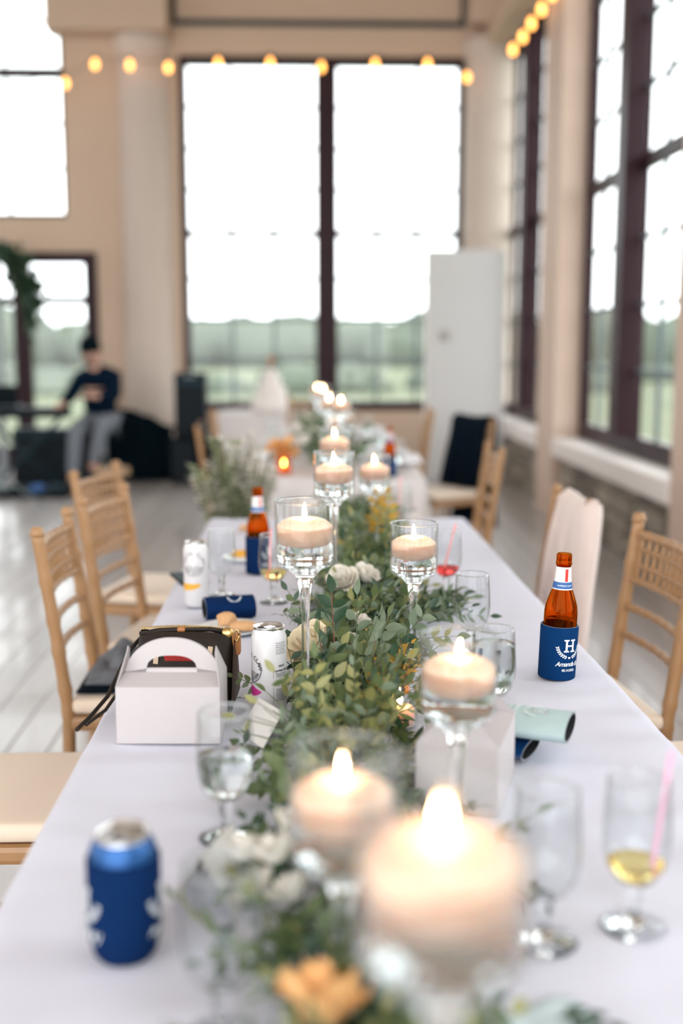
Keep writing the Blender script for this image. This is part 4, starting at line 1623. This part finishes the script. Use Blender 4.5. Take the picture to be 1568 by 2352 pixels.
# grey green spray lying to the side of the garland
for k in range(14):
    sprig((rg.uniform(.20, .27), rg.uniform(2.35, 2.62), TZ + .02), (1, rg.uniform(-.5, .4), rg.uniform(.05, .5)), rg.uniform(.08, .14), 6, rg.uniform(.030, .045), ['leaf_pale', 'leaf_pale', 'leaf_mid', 'leaf_deep'], width=.7)
# small sprigs creeping onto the cloth
sprig((-.045, 1.865, TZ + .02), (-1, -.05, .55), .085, 6, .021, ['leaf_mid', 'leaf_pale'], 'stem_green', curl=.1, width=1.1)
sprig((-.05, 1.86, TZ + .012), (-1, .15, .1), .06, 4, .019, ['leaf_mid', 'leaf_pale'], 'stem_green', curl=.1, width=1.1)
for k in range(7):
    sprig((-.005, rg.uniform(1.44, 1.6), TZ + .025), (-1, rg.uniform(-.6, .3), rg.uniform(-.1, .25)), rg.uniform(.04, .075), 4, .026, ['leaf_deep', 'leaf_mid'], 'stem_green', width=1.2)

gl = thing('garland', 'thick leafy table garland of mixed greenery running down the middle of the cloth', 'garland', (0, 0, 0))
fwd = Vector((math.sin(R(1.876)), math.cos(R(1.876)), 0))


def in_view(p):
    d = p.y
    if d < .6:
        return 0
    x_ = 698 + p.x / d * 2600
    y_ = 790 + (1.36 - p.z) / d * 2600
    return -50 < x_ < 1600 and 700 < y_ < 2380


unit = leaf_geo(1, LEAF_W)
shared = {}
for mm in ('leaf_deep', 'leaf_mid', 'leaf_pale', 'leaf_lime', 'leaf_gold', 'leaf_orange'):
    b = sm()
    b.add(*unit)
    shared[mm] = b.mesh('leaf', mm)
LEAVES.sort(key=lambda q: -(q[2] / q[3].y * (1 if in_view(q[3]) else 0) * (1 + 6 * max(0, q[3].z - .78)) * (1 if q[3].y > 1.3 else .4)))
for M, mm, sc, p in LEAVES[:296]:
    o = link('leaf', shared[mm], gl)
    o.matrix_basis = M
rest = {}
for M, mm, sc, p in LEAVES[296:]:
    rest.setdefault(mm, sm()).add(unit[0], unit[1], M)
for mm, b in rest.items():
    tag(b.build('foliage', mm, gl), kind='stuff')
for sn, b in STEMS.items():
    tag(b.build('twigs', sn, gl), kind='stuff')
# ivy over the next table
LEAVES2 = []
keep = LEAVES
LEAVES = LEAVES2
STEMS = {'stem_red': sm(), 'stem_green': sm()}
for k in range(230):
    y = rg.uniform(5.35, 8.6)
    x = .13 + rg.gauss(0, .5) * .12
    sprig((x, y, TZ + .02 + rg.random() * .07), (rg.uniform(-1, 1), rg.uniform(-1, .5), rg.uniform(0, .9)), rg.uniform(.08, .15), 5, rg.uniform(.035, .05), ['leaf_deep', 'leaf_mid', 'leaf_pale', 'leaf_pale'])
gl2 = thing('garland', 'leafy garland running down the next table beyond the gap', 'garland', (0, 0, 0))
rest = {}
for M, mm, sc, p in LEAVES2:
    rest.setdefault(mm, sm()).add(unit[0], unit[1], M)
for mm, b in rest.items():
    tag(b.build('foliage', mm, gl2), kind='stuff')
tag(STEMS['stem_green'].build('twigs', 'stem_green', gl2), kind='stuff')


# ================================================================== FLOWERS
def petal_mesh(rad, w_, h_, curl, m, lean=0.25):
    b = sm()

    def fn(u, v):
        a = (u - .5) * w_ * (math.sin(PI * (.18 + .72 * v)) ** .5)
        rr = rad * (.35 + lean * v + .65 * math.sin(v * PI * .5)) + curl * max(0, v - .7) ** 2
        return (rr * math.cos(a), rr * math.sin(a), h_ * (v - .34 * (2 * u - 1) ** 2 * v * v) - curl * .6 * max(0, v - .75))
    b.grid(7, 6, fn)
    return b.mesh('petal', m)


def rose(x, y, z, r, m, label, tilt=(0, 0), group='blooms in the table greenery'):
    t = thing('rose', label, 'flower', (x, y, z), rg.uniform(0, 6), group)
    t.rotation_euler = (tilt[0], tilt[1], rg.uniform(0, 6))
    layers = [(.25, 3, .98, .0), (.50, 4, .96, .0), (.76, 5, .90, .08), (1.0, 5, .80, .22)]
    for q, n, hh, cu in layers:
        me = petal_mesh(r * q * .72, 2.6 if q < .5 else 2.1, r * 1.15 * hh, r * cu, m, .12 + .2 * q)
        for k in range(n):
            o = link('petal', me, t)
            o.rotation_euler = (0, 0, 2 * PI * k / n + q * 3 + rg.uniform(-.15, .15))
    sm().lathe([(0, -r * .25), (r * .2, -r * .2), (r * .32, 0), (r * .25, r * .12), (0, r * .1)], 12).build('calyx', 'leaf_deep', t)
    return t


rose(.083, 2.43, TZ + .090, .038, 'petal_white', 'white rose in the garland beneath the tall bowl, fuller of the two', (R(35), R(-10)))
rose(.127, 2.44, TZ + .100, .033, 'petal_white', 'white rose in the garland beside its fuller twin', (R(25), R(20)))
rose(.018, 1.92, TZ + .080, .046, 'petal_cream', 'cream rose half hidden behind the red stemmed spray', (R(40), R(-5)))
rose(.100, 2.06, TZ + .095, .021, 'petal_white', 'small white bloom among pale leaves near the medium bowl stem', (R(30), 0))
rose(.082, 2.02, TZ + .070, .017, 'petal_white', 'smaller white bud beside the small bloom among pale leaves', (R(40), 0))
rose(.125, 2.03, TZ + .078, .016, 'petal_peach', 'small peach bud among the pale leaves', (R(40), R(15)))
rose(.010, .875, TZ + .045, .043, 'petal_peach', 'rose with votive glow painted into its orange petals at the foot of a tall candle bowl', (R(25), R(-10))).scale = (1, 1, 1.15)  # orange petal colour stands in for votive light on a pale rose
rg2 = random.Random(4)
for i, (fx, fy, fz, fr) in enumerate(((-.065, 1.125, .075, .026), (-.030, 1.10, .085, .028), (.005, 1.115, .075, .027), (-.045, 1.085, .055, .025), (-.012, 1.075, .055, .026), (-.02, 1.14, .10, .022))):
    rose(fx, fy, TZ + fz, fr, 'petal_white', 'white ruffled blossom in the cluster before the tent card', (R(rg2.uniform(0, 40)), R(rg2.uniform(-30, 30))), 'blossom cluster before the tent card')
for i, (fx, fy, fz, fr) in enumerate(((-.13, 5.55, .10, .05), (-.07, 5.58, .12, .048), (-.17, 5.60, .07, .045), (-.10, 5.56, .06, .05), (-.04, 5.62, .07, .045))):
    rose(fx, fy, TZ + fz, fr, 'petal_peach', 'peach rose in the cluster behind the amber votive on the next table', (R(40), R(rg2.uniform(-20, 20))), 'peach roses on the next table')
for i, (fx, fy, fz) in enumerate(((.0, 5.9, .1), (.05, 6.4, .1), (.2, 6.0, .09), (-.05, 6.8, .1), (.02, 7.6, .1))):
    rose(fx, fy, TZ + fz, .045, 'petal_white', 'white rose in the garland on the next table', (R(40), 0), 'white roses on the next table')

# tall arrangement of pale stock flowers standing in the gap between tables
fa = thing('flower_arrangement', 'tall pale green and white flower spikes in a pot in the gap between tables', 'flowers', (-.275, 4.42, 0))
sm().lathe([(0, 0), (.10, 0), (.11, .02), (.085, .2), (.075, .45), (.10, .60), (.105, .61), (.095, .60), (.07, .45), (0, .4)], 28).build('pot', 'pot', fa)
fol, flo, stm = sm(), sm(), sm()
for k in range(40):
    a, rr = rg.uniform(0, 6.28), rg.uniform(.02, .16)
    top = Vector((rr * math.cos(a) * 1.25, rr * math.sin(a) * .6, rg.uniform(.84, 1.05) - rr * .5))
    base = Vector((rr * .3 * math.cos(a), rr * .3 * math.sin(a), .55))
    stm.tube([base, base.lerp(top, .5), top], .003, 5)
    for j in range(12):
        u = j / 11
        p = base.lerp(top, .35 + .65 * u)
        for q in range(3):
            a2 = rg.uniform(0, 6.28)
            dv = Vector((math.cos(a2), math.sin(a2), .35)) * .022 * (1.2 - u * .7)
            tgt = flo if (k % 3 != 2 and u > .2) else fol
            cdir = dv.normalized()
            sc = .045 if tgt is fol else .036
            yv = cdir.cross(Vector((0, 0, 1))).normalized()
            zv = cdir.cross(yv)
            M = Matrix(((cdir.x * sc, yv.x * sc * 1.5, zv.x * sc, p.x), (cdir.y * sc, yv.y * sc * 1.5, zv.y * sc, p.y), (cdir.z * sc, yv.z * sc * 1.5, zv.z * sc, p.z), (0, 0, 0, 1)))
            tgt.add(unit[0], unit[1], M)
tag(fol.build('foliage', 'leaf_sage', fa), kind='stuff')
tag(flo.build('florets', 'petal_white', fa), kind='stuff')
tag(stm.build('flower_stems', 'stem_green', fa), kind='stuff')

# pale napkin with a green sprig near the big candle bowl
nk = thing('napkin', 'pale folded napkin lying beside the tall candle bowl by the glow painted rose', 'napkin', (.222, .905, TZ + .003), R(15))
b = sm()
b.grid(14, 14, lambda u, v: ((u - .5) * .085, (v - .5) * .11, .004 + .004 * math.sin(u * 7 + v * 3) * v + .003 * noise.noise(Vector((u * 4, v * 4, 0)))))
o = b.build('folded_cloth', 'napkin_blue', nk)
solidify(o, .004, 1)
sp_ = thing('leaf_sprig', 'single dark green sprig lying on the pale napkin', 'sprig', (.225, .93, TZ + .016), R(-30))
b = sm()
b.tube([(0, 0, 0), (.02, .005, .004), (.04, 0, .004)], .001, 5)
b.build('sprig_stem', 'stem_green', sp_)
for k, (px, an) in enumerate(((.005, 50), (.012, -50), (.022, 45), (.028, -45), (.04, 0))):
    o = link('leaf', shared['leaf_deep'], sp_)
    o.matrix_basis = TR(px, 0, .004, 0, R(-10), R(an), .026)
sp2 = thing('leaf_sprig', 'single green sprig lying at the foot of the empty glass', 'sprig', (.235, 1.13, TZ + .006), R(70))
b = sm()
b.tube([(0, 0, 0), (.02, .004, .006), (.045, 0, .006)], .001, 5)
b.build('sprig_stem', 'stem_green', sp2)
for k, (px, an) in enumerate(((.005, 50), (.015, -50), (.028, 45), (.034, -45), (.045, 0))):
    o = link('leaf', shared['leaf_deep'], sp2)
    o.matrix_basis = TR(px, 0, .006, 0, R(-20), R(an), .022)


# napkins on the next table
for i, (nx_, ny_, lab) in enumerate(((.44, 6.05, 'crumpled white napkin on the next table by the jacket chair'), (.45, 7.5, 'crumpled white napkin toward the window end of the next table'), (.47, 5.75, 'crumpled white napkin on the next table beside the beer bottle'))):
    b = sm()
    b.grid(22, 22, lambda u, v: ((u - .5) * .24, (v - .5) * .26, .02 + .05 * abs(noise.noise(Vector((u * 4 + i * 7, v * 4, 2)))) + .03 * math.sin(u * PI) * math.sin(v * PI)))
    o = b.build('napkin', 'napkin')
    o.location = (nx_, ny_, TZ + .003)
    solidify(o, .003, 1)
    tag(o, lab, 'napkin', 'crumpled napkins on the next table')

# ================================================================== GARMENTS ON CHAIRS
def over_back(ch, y_lo, y_hi, z_in, z_out, m, name, label, cat, fold=.012, seed=0, flare=.0, top_z=.895, puff=.0, pinch=False):
    """sheet hung over a chair back, in the chair's own axes (front = +x)"""
    t = sm()

    def fn(u, v):
        y = y_lo + (y_hi - y_lo) * u
        Lin, Lout = top_z - z_in, top_z - z_out
        d = v * (Lin + Lout + .05)
        f_ = fold * (noise.noise(Vector((u * 7 + seed, v * 1.3, seed))) + .6 * math.sin(u * 17 + seed))
        sag = -.012 * math.sin(u * PI)
        if d < Lin:
            z = z_in + d
            x = post_x(min(z, .9)) + .022 + puff + f_ * min(1, (top_z - z) / .12)
            w_ = (top_z - z) / max(.01, Lin)
        elif d < Lin + .05:
            q = (d - Lin) / .05
            z = top_z + .022 * math.sin(q * PI) + sag
            x = post_x(.9) + .022 + puff - (.05 + 2 * puff) * q
            w_ = 0
        else:
            z = top_z - (d - Lin - .05)
            x = post_x(min(max(z, 0), .9)) - .028 - puff + f_ * min(1, (top_z - z) / .12) - .03 * (top_z - z)
            w_ = (top_z - z) / max(.01, Lout)
        y += flare * w_ * (u - .5) * 2
        if pinch and u > .78:
            k_ = ((u - .78) / .22) ** 2
            x = x * (1 - k_) + (post_x(min(max(z, 0), .9)) - .004 - .015 * w_) * k_
        return (x, y, z + (sag if d < Lin or d > Lin + .05 else 0))
    t.grid(40, 44, fn)
    o = t.build(name, m)
    solidify(o, .006, 0)
    o.matrix_world = Matrix.Translation(ch.location) @ Euler(ch.rotation_euler).to_matrix().to_4x4()
    return tag(o, label, cat)


over_back(R2, -.05, .235, .40, .38, 'shawl', 'shawl', 'pale lace shawl draped over one side of a chair back', 'shawl', .009, 2.0, .035, .905, .006, True)
over_back(RB, -.15, .17, .50, .26, 'jacket', 'jacket', 'dark navy jacket hung over the chair back with the white seat', 'jacket', .024, 5.0, .07, .92, .02)
over_back(LA, -.19, .10, .55, .45, 'jacket', 'jacket', 'black garment hung on the chair back across from the navy jacket', 'jacket', .014, 8.0, .02, .90, .008)


def heap(name, ch, x0, x1, y0, y1, z, h, m, label, cat, seed):
    b = sm()
    b.grid(30, 30, lambda u, v: (x0 + (x1 - x0) * u, y0 + (y1 - y0) * v, z + (h * (.35 + abs(noise.noise(Vector((u * 3.3 + seed, v * 3.3, seed))))) * math.sin(PI * u) ** .5 * math.sin(PI * v) ** .5 if 0 < u < 1 and 0 < v < 1 else 0)))
    o = b.build(name, m)
    solidify(o, .004, 1)
    o.matrix_world = Matrix.Translation(ch.location) @ Euler(ch.rotation_euler).to_matrix().to_4x4()
    return tag(o, label, cat)


heap('scarf', L1, -.17, .02, -.12, .17, .505, .085, 'scarf_grey', 'grey and black scarf heaped on the chair seat behind the handbag', 'scarf', 2.2)
heap('jacket', L1, -.185, .03, -.16, .16, .495, .02, 'jacket', 'black folded jacket lying under the grey scarf', 'jacket', 6.6)

# ================================================================== STRING LIGHTS
def string_lights(label, pts, group):
    t = thing('string_lights', label, 'string lights', (0, 0, 0), 0, group)
    P = [Vector(p) for p in pts]
    w_ = sm()
    path = []
    for a, c in zip(P, P[1:]):
        for k in range(8):
            u = k / 8
            path.append(a.lerp(c, u) + Vector((0, 0, .10 - .05 * math.sin(PI * u))))
    path.append(P[-1] + Vector((0, 0, .10)))
    w_.tube(path, .004, 6)
    w_.build('cord', 'trim_black', t)
    for p in P:
        o = sm().lathe([(0, -.045), (.016, -.040), (.028, -.022), (.031, 0), (.026, .022), (.016, .042), (.012, .055), (0, .055)], 16, TR(*p)).build('bulb', 'bulb', t)
        sm().lathe([(0, .052), (.015, .052), (.016, .098), (0, .10)], 12, TR(*p)).build('socket', 'trim_black', o)
    return t


string_lights('warm bulb string hung across the back wall and its mullioned window', [(-4.2, 12.0, 4.2), (-3.4, 12.0, 3.9), (-2.391, 12.0, 3.979), (-2.088, 12.0, 4.165), (-1.74, 12.0, 4.16), (-1.36, 12.05, 4.15), (-.856, 12.05, 4.196), (-.329, 12.05, 4.2), (.19, 12.05, 4.166), (.738, 12.05, 4.2), (1.273, 12.05, 4.204), (1.671, 12.0, 4.067)], 'warm bulb strings')
string_lights('warm bulb string running under the cornice along the tall side windows', [(1.93, 10.84, 4.05), (1.93, 10.37, 4.04), (1.93, 9.99, 4.05), (1.93, 9.58, 4.05), (1.93, 9.18, 4.05), (1.93, 8.75, 4.05), (1.93, 8.3, 4.05), (1.93, 7.85, 4.05), (1.93, 7.4, 4.05)], 'warm bulb strings')

# ================================================================== WHITE PARTITION
wp = thing('partition_panel', 'tall white freestanding partition standing in the corner by the side windows', 'partition', (1.60, 11.3, 0))
MB().bbox(-.385, .385, -.05, .05, .02, 2.29, .012).build('panel_body', 'white_panel', wp)
MB().bbox(-.40, -.386, -.055, .055, .02, 2.29, .004).build('edge_strip', 'sill', wp)
for xx in (-.3, .3):
    MB().bbox(xx - .03, xx + .03, -.14, .14, 0, .02, .005).build('foot', 'white_panel', wp)
sm().lathe([(0, 0), (.055, 0), (.05, .018), (.03, .024), (0, .024)], 24, TR(-.21, -.05, 1.467, R(90), 0, 0)).build('round_fixture', 'grey_plastic', wp)

# ================================================================== MUSIC CORNER
sp = thing('loudspeaker', 'black loudspeaker cabinet with grey badge stacked by the round column', 'loudspeaker', (-1.13, 11.45, .46))
MB().bbox(-.155, .155, -.16, .16, 0, .64, .02).build('cabinet', 'equip_black', sp)
MB().bbox(-.135, .135, -.175, -.158, .03, .50, .006).build('grille', 'equip_black', sp)
MB().bbox(-.135, .135, -.172, -.158, .515, .575, .004).build('horn_panel', 'equip_teal', sp)
MB().bbox(-.06, .06, -.168, -.158, .592, .618, .002).build('badge', 'equip_grey', sp)
sp = thing('subwoofer', 'black bass cabinet standing on the floor under the loudspeaker', 'loudspeaker', (-1.13, 11.45, 0))
MB().bbox(-.20, .20, -.22, .22, 0, .458, .02).build('cabinet', 'equip_black', sp)
MB().bbox(-.17, .17, -.232, -.218, .04, .42, .006).build('grille', 'equip_black', sp)
# black cloth over equipment
b = sm()


def hump(u, v):
    x_ = -2.05 + .72 * u
    topz = .78 - .24 * u ** 1.5
    if v < .5:
        q = v / .5
        return (x_ + .015 * math.sin(u * 22), 11.52 - .06 * (1 - q) + .02 * math.sin(u * 30), .01 + topz * q)
    q = (v - .5) / .5
    return (x_, 11.52 + .5 * q, topz + .01 + .03 * noise.noise(Vector((u * 5, q * 3, 0))) - .1 * q)


b.grid(50, 24, hump)
o = b.build('equipment_cover', 'black_cloth')
solidify(o, .005)
tag(o, 'black cloth draped over low equipment between the musician and the loudspeaker', 'cloth')
cs_ = thing('equipment_case', 'black equipment case hidden under the black cloth', 'case', (-1.70, 11.82, 0))
MB().bbox(-.3, .28, -.20, .18, 0, .48, .015).build('case_body', 'equip_black', cs_)
MB().bbox(-.06, .06, -.215, -.20, .30, .34, .004).build('handle', 'equip_grey', cs_)
# small drum seat
st = thing('side_stool', 'low black stool with a tan top beside the musician', 'stool', (-1.78, 10.5, 0))
sm().lathe([(0, .18), (.15, .18), (.16, .19), (.16, .235), (.15, .245), (0, .245)], 28).build('seat_top', 'tan_top', st)
sm().lathe([(0, 0), (.11, 0), (.12, .01), (.12, .175), (0, .175)], 24).build('drum_base', 'equip_black', st)
# keyboard on an x-stand with a laptop
kb = thing('keyboard', 'black stage keyboard on its stand before the musician', 'keyboard', (-2.62, 10.72, 0), R(6))
MB().bbox(-.62, .42, -.14, .14, .70, .79, .012).build('keyboard_body', 'equip_black', kb)
b = MB()
for k in range(30):
    b.box(-.58 + k * .032, -.58 + k * .032 + .029, .0, .125, .79, .797)
b.build('keys', 'equip_grey', kb)
ks = thing('keyboard_stand', 'dark x shaped stand carrying the keyboard', 'stand', (-2.62, 10.72, 0), R(6))
for s in (-1, 1):
    sm().tube([(-.32 * s, -.16 * 0 + .03 * s, .03), (.32 * s, .03 * s, .685)], .018, 8).build('crossed_leg', 'equip_teal', ks)
    sm().tube([(-.30 * s, -.2, .016), (-.30 * s, .2, .016)], .014, 8).build('foot_bar', 'equip_black', ks)
    sm().tube([(.30 * s, -.13, .685), (.30 * s, .13, .685)], .012, 8).build('arm', 'equip_black', ks)
lp = thing('laptop', 'dark open laptop standing on the stage keyboard', 'laptop', (-2.83, 10.74, .798), R(6))
MB().bbox(-.16, .16, -.10, .10, 0, .016, .004).build('laptop_base', 'equip_grey', lp)
MB().bbox(-.16, .16, -.004, .004, 0, .20, .003, TR(0, -.10, .012, R(14), 0, 0)).build('laptop_screen', 'equip_black', lp)
pc = thing('pedal_board', 'dark pedal board and cables on the floor under the keyboard', 'pedal board', (-2.60, 10.32, 0))
MB().bbox(-.45, .45, -.15, .15, 0, .06, .01).build('board', 'equip_black', pc)
for k in range(5):
    MB().bbox(-.40 + k * .17, -.28 + k * .17, -.08, .08, .06, .11, .008).build('pedal', ('equip_teal', 'equip_grey', 'equip_black', 'label_blue', 'equip_teal')[k], pc)
ms = thing('music_stand', 'grey tripod stand with slanting legs before the keyboard', 'stand', (-2.56, 9.6, 0))
sm().tube([(0, 0, .25), (-.35, .1, .95)], .014, 8).build('shaft', 'equip_grey', ms)
for a in (20, 140, 260):
    sm().tube([(0, 0, .27), (.34 * math.cos(R(a)), .34 * math.sin(R(a)), .012)], .011, 8).build('leg', 'equip_grey', ms)
# amplifier under the keyboard
am = thing('amplifier', 'black amplifier on the floor behind the keyboard stand', 'amplifier', (-2.45, 11.35, 0))
MB().bbox(-.42, .30, -.16, .16, 0, .56, .015).build('cabinet', 'equip_black', am)
MB().bbox(-.38, .26, -.172, -.158, .04, .46, .006).build('grille', 'equip_black', am)
MB().bbox(-.38, .26, -.170, -.158, .475, .535, .003).build('control_panel', 'equip_teal', am)


# ---- musician (skin modifier surfaces baked to meshes)
def skin_mesh(name, verts, edges, radii, root, m, parent, lv=2):
    me = bpy.data.meshes.new(name)
    me.from_pydata(verts, edges, [])
    o = bpy.data.objects.new(name, me)
    COL.objects.link(o)
    o.modifiers.new('skin', 'SKIN')
    sd = me.skin_vertices[0].data
    for i, r_ in enumerate(radii):
        sd[i].radius = r_ if isinstance(r_, tuple) else (r_, r_)
        sd[i].use_root = (i == root)
    ss = o.modifiers.new('ss', 'SUBSURF')
    ss.levels = lv
    ss.render_levels = lv
    dg = bpy.context.evaluated_depsgraph_get()
    out = bpy.data.meshes.new_from_object(o.evaluated_get(dg))
    bpy.data.objects.remove(o)
    out.name = name
    out.materials.clear()
    out.materials.append(MATS[m])
    for p in out.polygons:
        p.use_smooth = True
    return link(name, out, parent)


# stool for the musician
ss_ = thing('drum_throne', 'black padded seat that the musician sits on', 'stool', (-1.96, 11.16, 0))
sm().lathe([(0, .46), (.15, .46), (.165, .48), (.165, .515), (.14, .53), (0, .533)], 28).build('seat', 'equip_black', ss_)
sm().tube([(0, 0, .2), (0, 0, .46)], .02, 8).build('post', 'metal_grey', ss_)
for a in (30, 150, 270):
    sm().tube([(0, 0, .24), (.2 * math.cos(R(a)), .2 * math.sin(R(a)), .01)], .012, 8).build('leg', 'metal_grey', ss_)

mu = thing('person', 'seated musician in dark shirt, light trousers and knitted hat playing at the keyboard', 'person', (-1.98, 11.10, 0))
# local: faces -y (toward the room), turned a little to -x
V = [(0, .02, .66), (0, .02, .80), (-.01, .0, .97), (-.02, -.02, 1.09), (-.04, -.05, 1.16), (-.055, -.075, 1.25), (-.06, -.085, 1.33), (-.06, -.075, 1.40)]
E_ = [(i, i + 1) for i in range(7)]
Rr = [(.14, .11), (.13, .10), (.15, .10), (.13, .085), .05, (.072, .085), (.074, .09), (.055, .065)]
# arms: shoulder, elbow, wrist, palm
V += [(-.17, -.02, 1.06), (-.27, -.12, .87), (-.31, -.30, .815), (-.325, -.37, .805)]
E_ += [(3, 8), (8, 9), (9, 10), (10, 11)]
Rr += [.055, .042, .028, (.036, .02)]
V += [(.15, -.02, 1.06), (.17, -.14, .87), (-.0, -.27, .895), (-.06, -.30, .90)]
E_ += [(3, 12), (12, 13), (13, 14), (14, 15)]
Rr += [.055, .042, .028, (.036, .02)]
# legs: hip, knee, ankle, toe
V += [(-.10, -.0, .62), (-.16, -.40, .60), (-.20, -.42, .10), (-.22, -.55, .05)]
E_ += [(0, 16), (16, 17), (17, 18), (18, 19)]
Rr += [.085, .062, .042, .036]
V += [(.10, -.0, .62), (.10, -.40, .66), (-.02, -.36, .22), (-.04, -.48, .14)]
E_ += [(0, 20), (20, 21), (21, 22), (22, 23)]
Rr += [.085, .062, .042, .036]
# fingers and thumbs
for palm, dirv in ((11, Vector((-.1, -1, -.35)).normalized()), (15, Vector((-1, -.35, -.15)).normalized())):
    pv = Vector(V[palm])
    sd_ = dirv.cross(Vector((0, 0, 1))).normalized()
    for k, (off, ln) in enumerate(((-.027, .055), (-.009, .066), (.009, .072), (.027, .064))):
        i = len(V)
        b0 = pv + dirv * .03 + sd_ * off
        V += [tuple(b0), tuple(b0 + dirv * ln * .55), tuple(b0 + dirv * ln * .9 + Vector((0, 0, -.022)))]
        E_ += [(palm, i), (i, i + 1), (i + 1, i + 2)]
        Rr += [.010, .009, .008]
    i = len(V)
    b0 = pv - dirv * .005 - sd_ * .038
    V += [tuple(b0), tuple(b0 + dirv * .035 - sd_ * .018)]
    E_ += [(palm, i), (i, i + 1)]
    Rr += [.011, .009]
bod = skin_mesh('body', V, E_, Rr, 0, 'skin', mu)
# shirt over torso and upper arms
Vs = [V[0], V[1], V[2], (V[3][0], V[3][1], V[3][2] + .02), (V[8]), V[9], (V[9][0] * .1 + V[10][0] * .9, V[9][1] * .1 + V[10][1] * .9, V[9][2] * .1 + V[10][2] * .9), V[12], V[13], (V[13][0] * .1 + V[14][0] * .9, V[13][1] * .1 + V[14][1] * .9, V[13][2] * .1 + V[14][2] * .9), (V[4][0], V[4][1], V[4][2] - .01)]
skin_mesh('shirt', Vs, [(0, 1), (1, 2), (2, 3), (3, 4), (4, 5), (5, 6), (3, 7), (7, 8), (8, 9), (3, 10)], [(.175, .14), (.17, .135), (.19, .14), (.17, .125), .085, .068, .045, .085, .068, .045, (.08, .075)], 0, 'shirt', mu)
skin_mesh('trousers', [V[0], V[16], V[17], (V[18][0], V[18][1], V[18][2] + .04), V[20], V[21], (V[22][0], V[22][1], V[22][2] + .03)], [(0, 1), (1, 2), (2, 3), (0, 4), (4, 5), (5, 6)], [(.15, .12), .10, .08, .06, .10, .08, .06], 0, 'trousers', mu)
for a, c in ((18, 19), (22, 23)):
    pa, pc_ = Vector(V[a]), Vector(V[c])
    sh = sm()
    sh.tube([pa + Vector((0, .05, -.045)), pa + Vector((0, .02, -.04)), pa.lerp(pc_, .5) + Vector((0, 0, -.01)), pc_, pc_ + (pc_ - pa).normalized() * .05], [.03, .052, .052, .046, .02], 14)
    sh.build('shoe', 'shoe', mu)
hd = Vector((-.06, -.082, 1.31))
ht = sm()
ht.lathe([(.098, 0), (.104, .01), (.104, .045), (.100, .05), (.098, .09), (.08, .13), (.045, .155), (0, .162)], 28, TR(hd.x, hd.y + .005, hd.z - .005, R(6), R(-6), 0))
ht.build('knitted_hat', 'beanie', mu)
# face: eyes, nose, mouth, ears, beard
fd = Vector((-.35, -.94, -.1)).normalized()
rt_ = fd.cross(Vector((0, 0, 1))).normalized()
hc = Vector((-.058, -.082, 1.275))
for s in (-1, 1):
    sm().lathe([(0, -.009), (.008, -.005), (.009, 0), (.008, .005), (0, .009)], 12, Matrix.Translation(hc + fd * .083 + rt_ * s * .03 + Vector((0, 0, .015)))).build('eye', 'ink', bod)
    sm().lathe([(0, -.03), (.014, -.02), (.018, 0), (.014, .02), (0, .03)], 12, Matrix.Translation(hc + rt_ * s * .086)).build('ear', 'skin', bod)
sm().tube([hc + fd * .085 + Vector((0, 0, .02)), hc + fd * .108 + Vector((0, 0, -.015)), hc + fd * .086 + Vector((0, 0, -.022))], [.008, .014, .010], 8).build('nose', 'skin', bod)
sm().tube([hc + fd * .086 + rt_ * s * .022 * k + Vector((0, 0, -.045)) for k, s in ((-1, 1), (0, 1), (1, 1))], [.004, .007, .004], 8).build('mouth', 'patch_red', bod)
bd = sm()
bd.lathe([(0, -.035), (.045, -.028), (.066, -.005), (.06, .02), (0, .03)], 20, Matrix.Translation(hc + fd * .03 + Vector((0, 0, -.062))))
bd.build('beard', 'beard', mu)

# ================================================================== FLORAL ARCH
ar = thing('floral_arch', 'pale timber arch dressed with hanging ivy standing before the glazed door', 'arch', (-3.06, 11.7, 0))
MB().bbox(-.06, .0, -.04, .04, 0, 2.32, .006).build('arch_post', 'arch_post', ar)
MB().bbox(-1.7, -1.64, -.04, .04, 0, 2.32, .006).build('arch_post', 'arch_post', ar)
MB().bbox(-1.75, .08, -.045, .045, 2.32, 2.39, .006).build('arch_beam', 'arch_post', ar)
iv_ = sm()
vines = [[(-.9, -.06, 2.42), (-.4, -.06, 2.43), (-.05, -.06, 2.36), (.15, -.06, 2.32), (.30, -.06, 2.24)], [(.12, -.06, 2.34), (.20, -.06, 2.10), (.30, -.06, 1.95), (.36, -.06, 1.86), (.34, -.06, 1.62)],
         [(.26, -.06, 2.28), (.34, -.06, 2.12), (.40, -.06, 1.98), (.42, -.06, 1.9)], [(.05, -.06, 2.35), (.12, -.06, 2.2), (.13, -.06, 2.05)], [(.3, -.06, 1.9), (.31, -.06, 1.7), (.33, -.06, 1.5)]]
vt = sm()
for vi, pts in enumerate(vines):
    P = [Vector(p) for p in pts]
    vt.tube(P, .006, 5)
    for a, c in zip(P, P[1:]):
        for k in range(34 if vi in (0, 1) else 16):
            p = a.lerp(c, rg.random()) + Vector((rg.gauss(0, .035), rg.gauss(0, .03), rg.gauss(0, .035)))
            M = TR(p.x, p.y, p.z, rg.uniform(-1, 1), rg.uniform(0, 2), rg.uniform(0, 6), rg.uniform(.07, .11))
            iv_.add([(q[0], q[1] * 1.7, q[2]) for q in unit[0]], unit[1], M)
tag(iv_.build('foliage', 'leaf_deep', ar), kind='stuff')
vt.build('vine', 'stem_green', ar)
